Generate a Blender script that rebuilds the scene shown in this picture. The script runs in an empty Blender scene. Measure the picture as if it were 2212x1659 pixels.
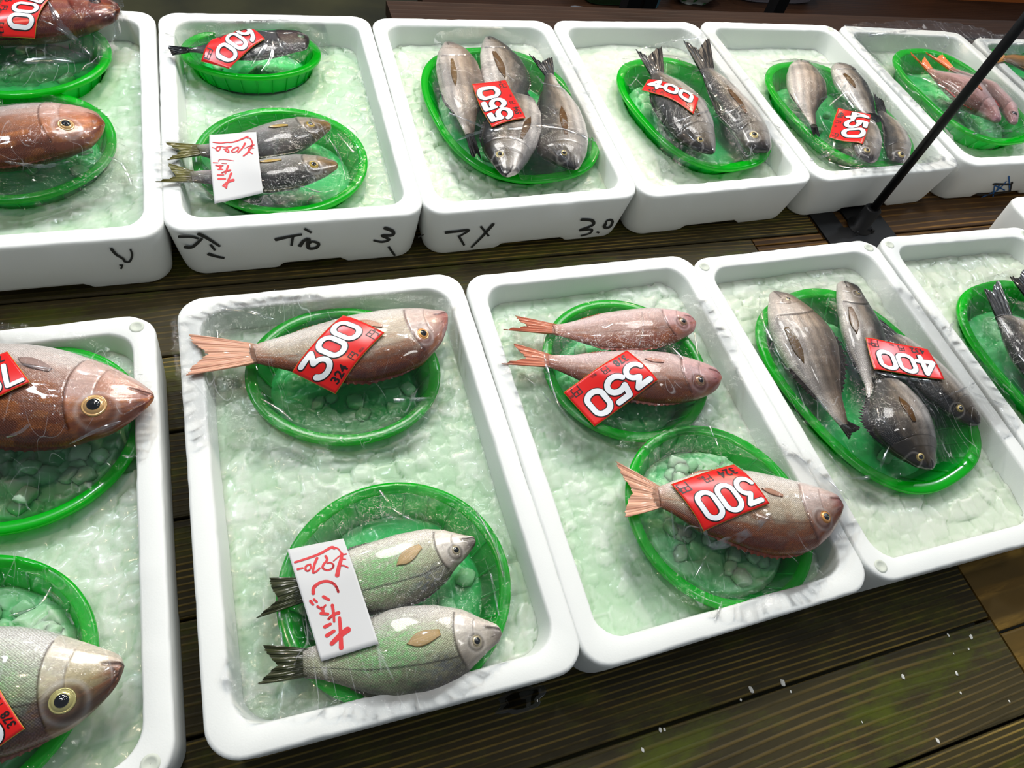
import bpy, math, random
import numpy as np
from mathutils import Matrix, Vector

scene = bpy.context.scene
COL = scene.collection
rng = np.random.default_rng(7)
random.seed(7)

# ------------------------------------------------------------------ camera, world, lamps, exposure
IW, IH, FPX, CAM_H, HB = 2212, 1659, 1442.42, 0.8143, 0.10
PITCH, ROLL, YAW = 0.95642286, 0.31129097, -0.541
cp, sp, cr, sr = math.cos(PITCH), math.sin(PITCH), math.cos(ROLL), math.sin(ROLL)
_f = np.array([0, cp, -sp]); _r = np.array([1., 0, 0]); _u = np.array([0, sp, cp])
_r2 = cr*_r + sr*_u; _u2 = -sr*_r + cr*_u
def _rz(v): return np.array([v[0]*math.cos(YAW)-v[1]*math.sin(YAW), v[0]*math.sin(YAW)+v[1]*math.cos(YAW), v[2]])
FW, RI, UP = _rz(_f), _rz(_r2), _rz(_u2)
CAM = np.array([0, 0, CAM_H])
cd = bpy.data.cameras.new('camera'); cam = bpy.data.objects.new('camera', cd); COL.objects.link(cam)
cd.sensor_width = 36; cd.lens = 36*FPX/IW; cd.clip_start = .01
cam.matrix_world = Matrix(((RI[0], UP[0], -FW[0], 0), (RI[1], UP[1], -FW[1], 0), (RI[2], UP[2], -FW[2], CAM_H), (0, 0, 0, 1)))
scene.camera = cam
scene.view_settings.view_transform = 'Standard'; scene.view_settings.look = 'None'
scene.view_settings.gamma = 1; scene.view_settings.exposure = 0.16
try: scene.view_settings.use_curve_mapping = False
except Exception: pass

cy = scene.cycles
cy.max_bounces = 8; cy.diffuse_bounces = 3; cy.glossy_bounces = 3; cy.transmission_bounces = 4; cy.transparent_max_bounces = 12
cy.caustics_reflective = False; cy.caustics_refractive = False; cy.use_adaptive_sampling = True; cy.adaptive_threshold = .03

w = bpy.data.worlds.new('world'); scene.world = w; w.use_nodes = True
w.node_tree.nodes['Background'].inputs[0].default_value = (.80, .88, 1, 1)
w.node_tree.nodes['Background'].inputs[1].default_value = 0.22

def area(x, y, z, tx, ty, size, power, col):
    l = bpy.data.lights.new('market_lamp', 'AREA'); l.shape = 'DISK'; l.size = size; l.energy = power; l.color = col
    o = bpy.data.objects.new('market_lamp', l); COL.objects.link(o); o.location = (x, y, z)
    o.rotation_euler = (Vector((tx, ty, 0))-Vector((x, y, z))).to_track_quat('-Z', 'Y').to_euler()
    return o
WARM, COOL, WHITE = (1, .78, .56), (.84, .92, 1), (1, .97, .93)
area(0.3, 2.1, 2.3, .3, .7, .8, 27, WHITE)
area(1.7, 1.9, 2.3, 1.0, .8, .8, 22, WHITE)
area(-.9, 1.6, 2.2, 0, .6, .25, 13, COOL)
area(0.7, 2.9, 2.1, .5, .8, .14, 17, WARM)
area(2.4, 2.9, 2.2, 1.2, .9, .16, 15, WARM)
area(-.3, 3.1, 2.0, .0, 1., .12, 12, COOL)
area(1.5, .3, 2.4, .8, .5, .25, 3, WHITE)
area(3.2, 1.4, 2.2, 1.2, .8, .2, 10, COOL)
area(1.2, 2.1, 2.5, .6, .6, .10, 8, COOL)
area(-.5, .7, 2.3, .2, .5, .08, 5, WARM)
area(.6, 1.0, 2.4, .4, .5, .06, 4, COOL)

# ------------------------------------------------------------------ pixel <-> place
def P(px, py, z=HB):
    d = FW + (px-IW/2)/FPX*RI - (py-IH/2)/FPX*UP
    return CAM + d*((z-CAM_H)/d[2])
def PL(pts, z):
    zz = np.broadcast_to(z, (len(pts),))
    return np.array([P(a[0], a[1], k) for a, k in zip(pts, zz)])
def Pface(px, py, fn):            # ray meets plane  n.x = c
    n, c = fn
    d = FW + (px-IW/2)/FPX*RI - (py-IH/2)/FPX*UP
    return CAM + d*((c-CAM@n)/(d@n))
def P_on(px, py, hf, z0=.11, it=6):   # ray meets height field hf(x,y)
    z = z0
    for _ in range(it):
        p = P(px, py, z); z = .5*z + .5*float(hf(np.array([p[0]]), np.array([p[1]]))[0])
    return P(px, py, z)

# ------------------------------------------------------------------ mesh helpers
def mesh_obj(name, V, F, mat=None, parent=None, smooth=True, col=None, uv=None):
    me = bpy.data.meshes.new(name)
    V = np.asarray(V, float)
    me.from_pydata(V.tolist(), [], [list(map(int, f)) for f in F]); me.update()
    if smooth: me.polygons.foreach_set('use_smooth', [True]*len(me.polygons))
    if mat: me.materials.append(mat)
    if col is not None:
        a = me.color_attributes.new('Col', 'FLOAT_COLOR', 'POINT')
        c = np.ones((len(V), 4)); c[:, :3] = col; a.data.foreach_set('color', c.ravel())
    if uv is not None:
        a = me.attributes.new('surf', 'FLOAT_VECTOR', 'POINT'); c = np.zeros((len(V), 3)); c[:, :np.shape(uv)[1]] = uv
        a.data.foreach_set('vector', c.ravel())
    o = bpy.data.objects.new(name, me); COL.objects.link(o)
    if parent is not None: o.parent = parent
    return o
def empty(name, loc):
    o = bpy.data.objects.new(name, None); COL.objects.link(o); o.location = loc; o.empty_display_size = .02
    return o
def root_at(name, p, label, cat, group=None):
    o = empty(name, (float(p[0]), float(p[1]), float(p[2]))); tag(o, label, cat, group); return o
def under(o, root):               # parent keeping world coordinates baked in the mesh
    o.parent = root; o.matrix_parent_inverse = Matrix.Translation(-Vector(root.location)); return o
def tag(o, label=None, cat=None, group=None, kind=None):
    if label: o['label'] = label
    if cat: o['category'] = cat
    if group: o['group'] = group
    if kind: o['kind'] = kind
    return o
class MB:
    def __init__(s): s.V = []; s.F = []; s.n = 0
    def add(s, V, F):
        s.V.append(np.asarray(V, float)); s.F += [[i+s.n for i in f] for f in F]; s.n += len(V)
    def build(s, name, mat, **k): return mesh_obj(name, np.concatenate(s.V), s.F, mat, **k)
def grid_faces(n, m, wrap_n=False, wrap_m=False, off=0):
    F = []
    for i in range(n if wrap_n else n-1):
        for j in range(m if wrap_m else m-1):
            a = i*m+j; b = ((i+1) % n)*m+j; c = ((i+1) % n)*m+(j+1) % m; d = i*m+(j+1) % m
            F.append((off+a, off+b, off+c, off+d))
    return F
def box_vf(x0, y0, z0, x1, y1, z1):
    V = [(x0,y0,z0),(x1,y0,z0),(x1,y1,z0),(x0,y1,z0),(x0,y0,z1),(x1,y0,z1),(x1,y1,z1),(x0,y1,z1)]
    return V, [(3,2,1,0),(4,5,6,7),(0,1,5,4),(1,2,6,5),(2,3,7,6),(3,0,4,7)]
def tube_vf(pts, rad, n=10, closed=False):
    pts = np.asarray(pts, float); m = len(pts); rad = np.broadcast_to(rad, (m,))
    V = []
    for i in range(m):
        if closed: t = pts[(i+1) % m]-pts[i-1]
        else: t = pts[min(i+1, m-1)]-pts[max(i-1, 0)]
        t = t/(np.linalg.norm(t)+1e-12)
        a = np.cross(t, [0, 0, 1.]); 
        if np.linalg.norm(a) < 1e-3: a = np.array([1., 0, 0])
        a /= np.linalg.norm(a); b = np.cross(t, a)
        for k in range(n):
            th = 2*math.pi*k/n; V.append(pts[i]+rad[i]*(math.cos(th)*a+math.sin(th)*b))
    F = grid_faces(m, n, closed, True)
    if not closed: F += [tuple(range(n)), tuple((m-1)*n+k for k in range(n))[::-1]]
    return V, F
def vnoise(x, y, s, seed=0):
    """smooth value noise, period-free, in 0..1"""
    x = np.asarray(x)*s+seed*17.13; y = np.asarray(y)*s+seed*9.71
    xi = np.floor(x).astype(np.int64); yi = np.floor(y).astype(np.int64); fx = x-xi; fy = y-yi
    def h(i, j):
        n = (i*374761393+j*668265263+seed*1442695041) & 0x7fffffff
        n = ((n ^ (n >> 13))*1274126177) & 0x7fffffff
        return ((n ^ (n >> 16)) & 0xffff)/65535.
    fx = fx*fx*(3-2*fx); fy = fy*fy*(3-2*fy)
    return (h(xi, yi)*(1-fx)+h(xi+1, yi)*fx)*(1-fy)+(h(xi, yi+1)*(1-fx)+h(xi+1, yi+1)*fx)*fy
def sstep(a, b, x):
    t = np.clip((x-a)/(b-a), 0, 1); return t*t*(3-2*t)
def lin(c):
    c = np.asarray(c, float)/255.
    return np.where(c <= .04045, c/12.92, ((c+.055)/1.055)**2.4)

# ------------------------------------------------------------------ materials
def mat(name):
    m = bpy.data.materials.new(name); m.use_nodes = True; nt = m.node_tree
    return m, nt, nt.nodes['Principled BSDF']
def N(nt, t, **k):
    n = nt.nodes.new(t)
    for a, b in k.items():
        if a.startswith('i_'): n.inputs[a[2:].replace('_', ' ')].default_value = b
        else: setattr(n, a, b)
    return n
def L(nt, a, b): nt.links.new(a, b)
def ramp(nt, stops):
    r = N(nt, 'ShaderNodeValToRGB'); e = r.color_ramp.elements
    while len(e) < len(stops): e.new(.5)
    for k, (p, c) in zip(e, stops):
        k.position = p; k.color = (*c, 1) if len(c) == 3 else c
    return r
def coords(nt, scale=(1, 1, 1), src='Object'):
    t = N(nt, 'ShaderNodeTexCoord'); mp = N(nt, 'ShaderNodeMapping'); mp.inputs['Scale'].default_value = scale
    L(nt, t.outputs[src], mp.inputs[0]); return mp.outputs[0]
def simple(name, rgb, rough=.5, **k):
    m, nt, b = mat(name); b.inputs['Base Color'].default_value = (*lin(rgb), 1); b.inputs['Roughness'].default_value = rough
    for a, v in k.items(): b.inputs[a.replace('_', ' ')].default_value = v
    return m

# expanded polystyrene
def m_styro():
    m, nt, b = mat('white_foam'); co = coords(nt)
    vo = N(nt, 'ShaderNodeTexVoronoi', feature='DISTANCE_TO_EDGE', i_Scale=330); L(nt, co, vo.inputs['Vector'])
    no = N(nt, 'ShaderNodeTexNoise', i_Scale=9, i_Detail=8, i_Roughness=.75); L(nt, co, no.inputs['Vector'])
    n2 = N(nt, 'ShaderNodeTexNoise', i_Scale=60, i_Detail=6, i_Roughness=.8); L(nt, co, n2.inputs['Vector'])
    mu = N(nt, 'ShaderNodeMath', operation='MULTIPLY'); L(nt, no.outputs[0], mu.inputs[0]); L(nt, n2.outputs[0], mu.inputs[1])
    r = ramp(nt, [(0, (.76, .79, .765)), (.47, (.76, .79, .765)), (.54, (.60, .58, .47)), (1, (.40, .37, .25))])
    L(nt, mu.outputs[0], r.inputs[0]); L(nt, r.outputs[0], b.inputs['Base Color'])
    bp = N(nt, 'ShaderNodeBump', i_Strength=.10, i_Distance=.001); L(nt, vo.outputs[0], bp.inputs['Height']); L(nt, bp.outputs[0], b.inputs['Normal'])
    b.inputs['Roughness'].default_value = .55
    b.inputs['Subsurface Weight'].default_value = .25; b.inputs['Subsurface Radius'].default_value = (.02, .02, .02); b.inputs['Subsurface Scale'].default_value = .5
    return m
M_STYRO = m_styro()
M_STUD = simple('foam_stud', (196, 203, 190), .6)

def m_ice():
    m, nt, b = mat('crushed_ice'); co = coords(nt)
    at = N(nt, 'ShaderNodeAttribute', attribute_name='Col'); L(nt, at.outputs['Color'], b.inputs['Base Color'])
    n2 = N(nt, 'ShaderNodeTexNoise', i_Scale=160, i_Detail=3); L(nt, co, n2.inputs['Vector'])
    bp = N(nt, 'ShaderNodeBump', i_Strength=.25, i_Distance=.0015); L(nt, n2.outputs[0], bp.inputs['Height']); L(nt, bp.outputs[0], b.inputs['Normal'])
    b.inputs['Roughness'].default_value = .3; b.inputs['IOR'].default_value = 1.31
    b.inputs['Transmission Weight'].default_value = .12
    b.inputs['Subsurface Weight'].default_value = .75; b.inputs['Subsurface Radius'].default_value = (.8, 1, .8); b.inputs['Subsurface Scale'].default_value = .012
    b.inputs['Coat Weight'].default_value = .12; b.inputs['Coat Roughness'].default_value = .1
    return m
M_ICE = m_ice()
def m_lump():
    m, nt, b = mat('ice_cube'); co = coords(nt)
    n2 = N(nt, 'ShaderNodeTexNoise', i_Scale=90, i_Detail=3); L(nt, co, n2.inputs['Vector'])
    bp = N(nt, 'ShaderNodeBump', i_Strength=.4, i_Distance=.002); L(nt, n2.outputs[0], bp.inputs['Height']); L(nt, bp.outputs[0], b.inputs['Normal'])
    b.inputs['Base Color'].default_value = (.64, .92, .64, 1); b.inputs['Subsurface Weight'].default_value = .9; b.inputs['Subsurface Radius'].default_value = (.8, 1, .8); b.inputs['Subsurface Scale'].default_value = .018
    b.inputs['Roughness'].default_value = .2; b.inputs['IOR'].default_value = 1.2; b.inputs['Transmission Weight'].default_value = .1
    return m
M_LUMP = m_lump()

def m_basket(name, a, c):
    m, nt, b = mat(name)
    b.inputs['Base Color'].default_value = (*a, 1); b.inputs['Roughness'].default_value = .22
    b.inputs['Coat Weight'].default_value = .4
    tr = N(nt, 'ShaderNodeBsdfTranslucent'); tr.inputs[0].default_value = (*c, 1)
    mx = N(nt, 'ShaderNodeMixShader'); mx.inputs[0].default_value = .5
    L(nt, b.outputs[0], mx.inputs[1]); L(nt, tr.outputs[0], mx.inputs[2]); L(nt, mx.outputs[0], nt.nodes['Material Output'].inputs[0])
    return m
M_BASKET = m_basket('green_plastic', (.0, .52, .014), (.0, .92, .03))
M_BASKET2 = m_basket('green_plastic_wall_lit', (.02, .60, .10), (.07, 1.0, .19))  # bowl copy of the plastic, coloured lighter so the inside looks lit

def m_film():
    m, nt, b = mat('cling_film'); nt.nodes.remove(b); co = coords(nt)
    n1 = N(nt, 'ShaderNodeTexNoise', i_Scale=16, i_Detail=4, i_Roughness=.55, i_Distortion=.8); L(nt, co, n1.inputs['Vector'])
    n2 = N(nt, 'ShaderNodeTexNoise', i_Scale=95, i_Detail=3, i_Roughness=.62, i_Distortion=1.2); L(nt, co, n2.inputs['Vector'])
    def streak(rot, sc, st, w_):
        mp = N(nt, 'ShaderNodeMapping'); mp.inputs['Scale'].default_value = (1, st, 1); mp.inputs['Rotation'].default_value = (0, 0, rot); L(nt, co, mp.inputs[0])
        ns = N(nt, 'ShaderNodeTexNoise', i_Scale=sc, i_Detail=0, i_Distortion=0); L(nt, mp.outputs[0], ns.inputs['Vector'])
        r = ramp(nt, [(.5-w_, (0, 0, 0)), (.5, (1, 1, 1)), (.5+w_, (0, 0, 0))]); L(nt, ns.outputs[0], r.inputs[0]); return r.outputs[0]
    s1, s2 = streak(.5, 34, .16, .007), streak(-.9, 30, .14, .006)
    ad = N(nt, 'ShaderNodeMath', operation='MAXIMUM'); L(nt, s1, ad.inputs[0]); L(nt, s2, ad.inputs[1])
    msk = ramp(nt, [(.50, (0, 0, 0)), (.60, (1, 1, 1))]); L(nt, n1.outputs[0], msk.inputs[0])
    ml = N(nt, 'ShaderNodeMath', operation='MULTIPLY'); L(nt, ad.outputs[0], ml.inputs[0]); L(nt, msk.outputs[0], ml.inputs[1])
    b1 = N(nt, 'ShaderNodeBump', i_Strength=.9, i_Distance=.006); L(nt, n1.outputs[0], b1.inputs['Height'])
    b3 = N(nt, 'ShaderNodeBump', i_Strength=.9, i_Distance=.0019); L(nt, n2.outputs[0], b3.inputs['Height']); L(nt, b1.outputs[0], b3.inputs['Normal'])
    b2 = N(nt, 'ShaderNodeBump', i_Strength=.8, i_Distance=.002); L(nt, ml.outputs[0], b2.inputs['Height']); L(nt, b3.outputs[0], b2.inputs['Normal'])
    lw = N(nt, 'ShaderNodeFresnel', i_IOR=1.38)
    fm = N(nt, 'ShaderNodeMath', operation='MULTIPLY_ADD'); L(nt, lw.outputs[0], fm.inputs[0]); fm.inputs[1].default_value = 1.0; fm.inputs[2].default_value = .0; fm.use_clamp = True
    gl = N(nt, 'ShaderNodeBsdfGlossy', i_Roughness=.05); L(nt, b2.outputs[0], gl.inputs['Normal'])
    tr = N(nt, 'ShaderNodeBsdfTransparent'); tr.inputs[0].default_value = (.99, .99, .99, 1)
    mx = N(nt, 'ShaderNodeMixShader'); L(nt, fm.outputs[0], mx.inputs[0]); L(nt, tr.outputs[0], mx.inputs[1]); L(nt, gl.outputs[0], mx.inputs[2])
    df = N(nt, 'ShaderNodeBsdfDiffuse'); df.inputs[0].default_value = (.9, .92, .95, 1)
    m3 = N(nt, 'ShaderNodeMath', operation='MULTIPLY'); L(nt, ml.outputs[0], m3.inputs[0]); m3.inputs[1].default_value = .2  # crease highlights painted in as thin white diffuse streaks
    mz = N(nt, 'ShaderNodeMixShader'); L(nt, m3.outputs[0], mz.inputs[0]); L(nt, mx.outputs[0], mz.inputs[1]); L(nt, df.outputs[0], mz.inputs[2])
    L(nt, mz.outputs[0], nt.nodes['Material Output'].inputs[0])
    return m
M_FILM = m_film()
def m_fold_glare():
    m, nt, b = mat('bunched_film_and_glare'); nt.nodes.remove(b)
    d = N(nt, 'ShaderNodeBsdfTranslucent'); d.inputs[0].default_value = (.9, .92, .95, 1)
    g = N(nt, 'ShaderNodeBsdfGlossy', i_Roughness=.12); t = N(nt, 'ShaderNodeBsdfTransparent')
    a = N(nt, 'ShaderNodeMixShader'); a.inputs[0].default_value = .6; L(nt, d.outputs[0], a.inputs[1]); L(nt, g.outputs[0], a.inputs[2])
    no = N(nt, 'ShaderNodeTexNoise', i_Scale=60, i_Detail=3); L(nt, coords(nt), no.inputs['Vector'])
    r = ramp(nt, [(.40, (0, 0, 0)), (.66, (.75, .75, .75))]); L(nt, no.outputs[0], r.inputs[0])
    c = N(nt, 'ShaderNodeMixShader'); L(nt, r.outputs[0], c.inputs[0]); L(nt, t.outputs[0], c.inputs[1]); L(nt, a.outputs[0], c.inputs[2])
    L(nt, c.outputs[0], nt.nodes['Material Output'].inputs[0]); return m
M_FOLD_GLARE = m_fold_glare()

def m_fish():
    m, nt, b = mat('fish_skin')
    at = N(nt, 'ShaderNodeAttribute', attribute_name='Col'); uv = N(nt, 'ShaderNodeAttribute', attribute_name='surf')
    mq = N(nt, 'ShaderNodeMapping'); mq.inputs['Rotation'].default_value = (0, 0, .785); mq.inputs['Scale'].default_value = (1, 1.15, 1); L(nt, uv.outputs['Vector'], mq.inputs[0])
    vo = N(nt, 'ShaderNodeTexVoronoi', i_Scale=520, i_Randomness=.35, voronoi_dimensions='2D'); L(nt, mq.outputs[0], vo.inputs['Vector'])
    no = N(nt, 'ShaderNodeTexNoise', i_Scale=700, i_Detail=2); L(nt, uv.outputs['Vector'], no.inputs['Vector'])
    r = ramp(nt, [(.2, (1.08, 1.08, 1.08)), (.62, (.56, .52, .48))]); L(nt, vo.outputs['Distance'], r.inputs[0])
    mx = N(nt, 'ShaderNodeMix', data_type='RGBA', blend_type='MULTIPLY'); sp_ = N(nt, 'ShaderNodeSeparateXYZ'); L(nt, uv.outputs['Vector'], sp_.inputs[0]); L(nt, sp_.outputs[2], mx.inputs[0])
    L(nt, at.outputs['Color'], mx.inputs[6]); L(nt, r.outputs[0], mx.inputs[7]); L(nt, mx.outputs[2], b.inputs['Base Color'])
    bp = N(nt, 'ShaderNodeBump', i_Strength=.55, i_Distance=.0009, invert=True); L(nt, sp_.outputs[2], bp.inputs['Strength']); L(nt, vo.outputs['Distance'], bp.inputs['Height'])
    L(nt, bp.outputs[0], b.inputs['Normal'])
    b.inputs['Roughness'].default_value = .34; b.inputs['Metallic'].default_value = .08
    b.inputs['Coat Weight'].default_value = .7; b.inputs['Coat Roughness'].default_value = .06
    return m
M_FISH = m_fish()
def m_fin():
    m, nt, b = mat('fish_fin'); at = N(nt, 'ShaderNodeAttribute', attribute_name='Col'); L(nt, at.outputs['Color'], b.inputs['Base Color'])
    b.inputs['Roughness'].default_value = .3; b.inputs['Coat Weight'].default_value = .5
    tr = N(nt, 'ShaderNodeBsdfTranslucent'); L(nt, at.outputs['Color'], tr.inputs[0])
    mx = N(nt, 'ShaderNodeMixShader'); mx.inputs[0].default_value = .25
    L(nt, b.outputs[0], mx.inputs[1]); L(nt, tr.outputs[0], mx.inputs[2]); L(nt, mx.outputs[0], nt.nodes['Material Output'].inputs[0])
    return m
M_FIN = m_fin()
M_PUPIL = simple('fish_pupil', (8, 10, 14), .05, Coat_Weight=1.0)
IRIS = {}
def m_iris(c):
    c = tuple(c)
    if c not in IRIS: IRIS[c] = simple('fish_iris', c, .2, Coat_Weight=1.0, Metallic=.3)
    return IRIS[c]

M_RED = simple('red_sticker', (216, 26, 22), .25)
M_EDGE = simple('sticker_edge', (190, 150, 50), .35)
M_WHITE = simple('white_print', (232, 236, 240), .3)
M_BLACKP = simple('black_print', (22, 10, 10), .4)
M_PAPER = simple('white_paper', (204, 206, 206), .6)
M_REDINK = simple('red_ink', (208, 30, 36), .5)
M_MARK = simple('black_marker', (42, 44, 42), .6)
M_BLUEM = simple('blue_marker', (30, 95, 160), .6)
M_STEEL = simple('black_steel', (9, 9, 11), .5, Specular_IOR_Level=.25)
def m_water():
    m, nt, b = mat('water'); nt.nodes.remove(b); t = N(nt, 'ShaderNodeBsdfTransparent'); t.inputs[0].default_value = (.6, .6, .62, 1)
    g_ = N(nt, 'ShaderNodeBsdfGlossy', i_Roughness=.03); f_ = N(nt, 'ShaderNodeFresnel', i_IOR=1.6); x = N(nt, 'ShaderNodeMixShader')
    L(nt, f_.outputs[0], x.inputs[0]); L(nt, t.outputs[0], x.inputs[1]); L(nt, g_.outputs[0], x.inputs[2]); L(nt, x.outputs[0], nt.nodes['Material Output'].inputs[0]); return m
M_WATER = m_water()

def m_wood(name, dark, mid, light, moss, scale=1.0, mossamt=.56, grain=.5, warp=22):
    m, nt, b = mat(name); co = coords(nt)
    mp = N(nt, 'ShaderNodeMapping'); mp.inputs['Scale'].default_value = (1.1, 7, 7); L(nt, co, mp.inputs[0])
    n1 = N(nt, 'ShaderNodeTexNoise', i_Scale=3.0*scale, i_Detail=7, i_Roughness=.68, i_Distortion=.5); L(nt, mp.outputs[0], n1.inputs['Vector'])
    # growth rings : fine lines bent by a long soft noise
    sx_ = N(nt, 'ShaderNodeSeparateXYZ'); L(nt, co, sx_.inputs[0])
    mp2 = N(nt, 'ShaderNodeMapping'); mp2.inputs['Scale'].default_value = (.7, 4.5, 1); L(nt, co, mp2.inputs[0])
    n3 = N(nt, 'ShaderNodeTexNoise', i_Scale=1.5*scale, i_Detail=2, i_Roughness=.4, i_Distortion=.2); L(nt, mp2.outputs[0], n3.inputs['Vector'])
    k0 = N(nt, 'ShaderNodeMath', operation='MULTIPLY'); L(nt, n3.outputs[0], k0.inputs[0]); k0.inputs[1].default_value = warp
    k = N(nt, 'ShaderNodeMath', operation='MULTIPLY_ADD'); L(nt, sx_.outputs[1], k.inputs[0]); k.inputs[1].default_value = 820*scale; L(nt, k0.outputs[0], k.inputs[2])
    sn = N(nt, 'ShaderNodeMath', operation='SINE'); L(nt, k.outputs[0], sn.inputs[0])
    rg = ramp(nt, [(.66, (0, 0, 0)), (.99, (1, 1, 1))])
    hm = N(nt, 'ShaderNodeMapRange'); hm.inputs['From Min'].default_value = -1; L(nt, sn.outputs[0], hm.inputs[0]); L(nt, hm.outputs[0], rg.inputs[0])
    ng = N(nt, 'ShaderNodeTexNoise', i_Scale=5, i_Detail=8, i_Roughness=.72); L(nt, mp.outputs[0], ng.inputs['Vector']); ng.inputs['Scale'].default_value = 2.2
    gm = ramp(nt, [(.43, (.06, .06, .06)), (.64, (1, 1, 1))]); L(nt, ng.outputs[0], gm.inputs[0])
    mu = N(nt, 'ShaderNodeMath', operation='MULTIPLY'); L(nt, rg.outputs[0], mu.inputs[0]); L(nt, gm.outputs[0], mu.inputs[1])
    mg = N(nt, 'ShaderNodeMath', operation='MULTIPLY'); L(nt, mu.outputs[0], mg.inputs[0]); mg.inputs[1].default_value = grain
    base = ramp(nt, [(.3, dark), (.75, mid)]); L(nt, n1.outputs[0], base.inputs[0])
    m1 = N(nt, 'ShaderNodeMix', data_type='RGBA'); L(nt, mg.outputs[0], m1.inputs[0]); L(nt, base.outputs[0], m1.inputs[6]); m1.inputs[7].default_value = (*light, 1)
    mb_ = N(nt, 'ShaderNodeMapping'); mb_.inputs['Scale'].default_value = (.5, 1.3, 1); L(nt, co, mb_.inputs[0])
    nb = N(nt, 'ShaderNodeTexNoise', i_Scale=9, i_Detail=9, i_Roughness=.74); L(nt, mb_.outputs[0], nb.inputs['Vector'])
    rm = ramp(nt, [(mossamt, (0, 0, 0)), (mossamt+.16, (.8, .8, .8))]); L(nt, nb.outputs[0], rm.inputs[0])
    m2 = N(nt, 'ShaderNodeMix', data_type='RGBA'); L(nt, rm.outputs[0], m2.inputs[0]); L(nt, m1.outputs[2], m2.inputs[6]); m2.inputs[7].default_value = (*moss, 1)
    L(nt, m2.outputs[2], b.inputs['Base Color'])
    bp = N(nt, 'ShaderNodeBump', i_Strength=.35, i_Distance=.0012); L(nt, rg.outputs[0], bp.inputs['Height']); L(nt, bp.outputs[0], b.inputs['Normal'])
    rr = N(nt, 'ShaderNodeMapRange'); rr.inputs['To Min'].default_value = .38; rr.inputs['To Max'].default_value = .7; L(nt, n1.outputs[0], rr.inputs[0]); L(nt, rr.outputs[0], b.inputs['Roughness'])
    b.inputs['Specular IOR Level'].default_value = .18
    return m
M_WOOD = m_wood('dark_wet_wood', (.020, .016, .006), (.050, .040, .013), (.40, .27, .055), (.075, .085, .004), 1.0, .50, .75, 14)
M_WOOD2 = m_wood('dark_weathered_wood', (.022, .018, .008), (.060, .048, .018), (.34, .22, .05), (.070, .090, .005), .9, .50, .34, 60)
M_WOODB = m_wood('brown_wet_wood', (.020, .009, .003), (.085, .040, .010), (.30, .15, .03), (.08, .045, .008), .55, .70, .8, 30)
M_WOODY = m_wood('light_worn_wood', (.070, .044, .010), (.22, .125, .022), (.50, .29, .055), (.05, .05, .010), .22, .60, .8, 34)
M_WOODR = m_wood('red_brown_beam', (.012, .005, .002), (.034, .013, .005), (.06, .026, .010), (.03, .02, .01), .5, .8, .3)

# ------------------------------------------------------------------ table of planks
tb = root_at('display_table', (.6, .7, -.03), 'dark wet wooden plank table under the rows of foam boxes', 'table')
def plank(x0, y0, x1, y1, m, z1=0., nm='plank'):
    nx = max(2, int((x1-x0)/.03)); c = .0022
    sec = [(y0, -.03), (y0, z1-c), (y0+c*.4, z1-c*.3), (y0+c*1.4, z1), (y1-c*1.4, z1), (y1-c*.4, z1-c*.3), (y1, z1-c), (y1, -.03)]
    V = [(x0+(x1-x0)*i/nx, y, z) for i in range(nx+1) for y, z in sec]
    F = grid_faces(nx+1, 8, False, True) + [tuple(range(8))[::-1], tuple(nx*8+k for k in range(8))]
    return under(mesh_obj(nm, V, F, m, smooth=False), tb)
g = .0016
ys = [-.47, -.35, -.23, -.109, .007, .129, .251, .373, .495, .617, .739]
for i in range(len(ys)-1):
    plank(-.95, ys[i]+g, .853-g, ys[i+1]-g, M_WOOD if i % 2 == 0 else M_WOOD2)
    plank(.853+g, ys[i]+g-.02, 2.6, ys[i+1]-g-.02, M_WOODY if i < 5 else M_WOODB)
plank(.853+g, .719+g, 1.017-g, .739-g, M_WOODB)
yb = [.739, .86, .98, 1.10, 1.22, 1.319]
for i in range(len(yb)-1):
    plank(-.95, yb[i]+g, 1.017-g, yb[i+1]-g, M_WOODB if i != 0 else M_WOOD)
    plank(1.017+g, yb[i]+g-(.02 if i == 0 else 0), 2.9, yb[i+1]-g, M_WOODB)
plank(-.95, 1.322, .30, 1.345, M_WOODR, .003, 'edge_beam')
plank(.30, 1.322, 2.9, 1.44, M_WOODR); plank(.30, 1.443, 2.9, 1.548, M_WOODR, .003, 'edge_beam')

# ------------------------------------------------------------------ foam boxes
def bilin(q, w_, l_, x, y):
    u = (np.asarray(x)/w_+.5); v = (np.asarray(y)/l_+.5)      # q: TL,TR,BR,BL ; v=1 far edge
    u = u[..., None]; v = v[..., None]
    return (q[3]*(1-u)+q[2]*u)*(1-v)+(q[0]*(1-u)+q[1]*u)*v
def rloop(w_, l_, r, nc=9, ns=44):
    """rounded rectangle, ccw, constant vertex count"""
    r = max(min(r, w_/2-.001, l_/2-.001), .0005); pts = []
    cs = [(w_/2-r, l_/2-r, 0), (-w_/2+r, l_/2-r, 90), (-w_/2+r, -l_/2+r, 180), (w_/2-r, -l_/2+r, 270)]
    for k, (cx, cy, a) in enumerate(cs):
        for i in range(nc):
            t = math.radians(a+90*i/(nc-1)); pts.append((cx+r*math.cos(t), cy+r*math.sin(t)))
        nx, ny, na = cs[(k+1) % 4]; t = math.radians(na)
        p = pts[-1]; q_ = (nx+r*math.cos(t), ny+r*math.sin(t))
        for i in range(1, ns+1):
            s = i/(ns+1); pts.append((p[0]+(q_[0]-p[0])*s, p[1]+(q_[1]-p[1])*s))
    return np.array(pts)
BOX = {}
TAPER, RIMW = .010, .026
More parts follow.
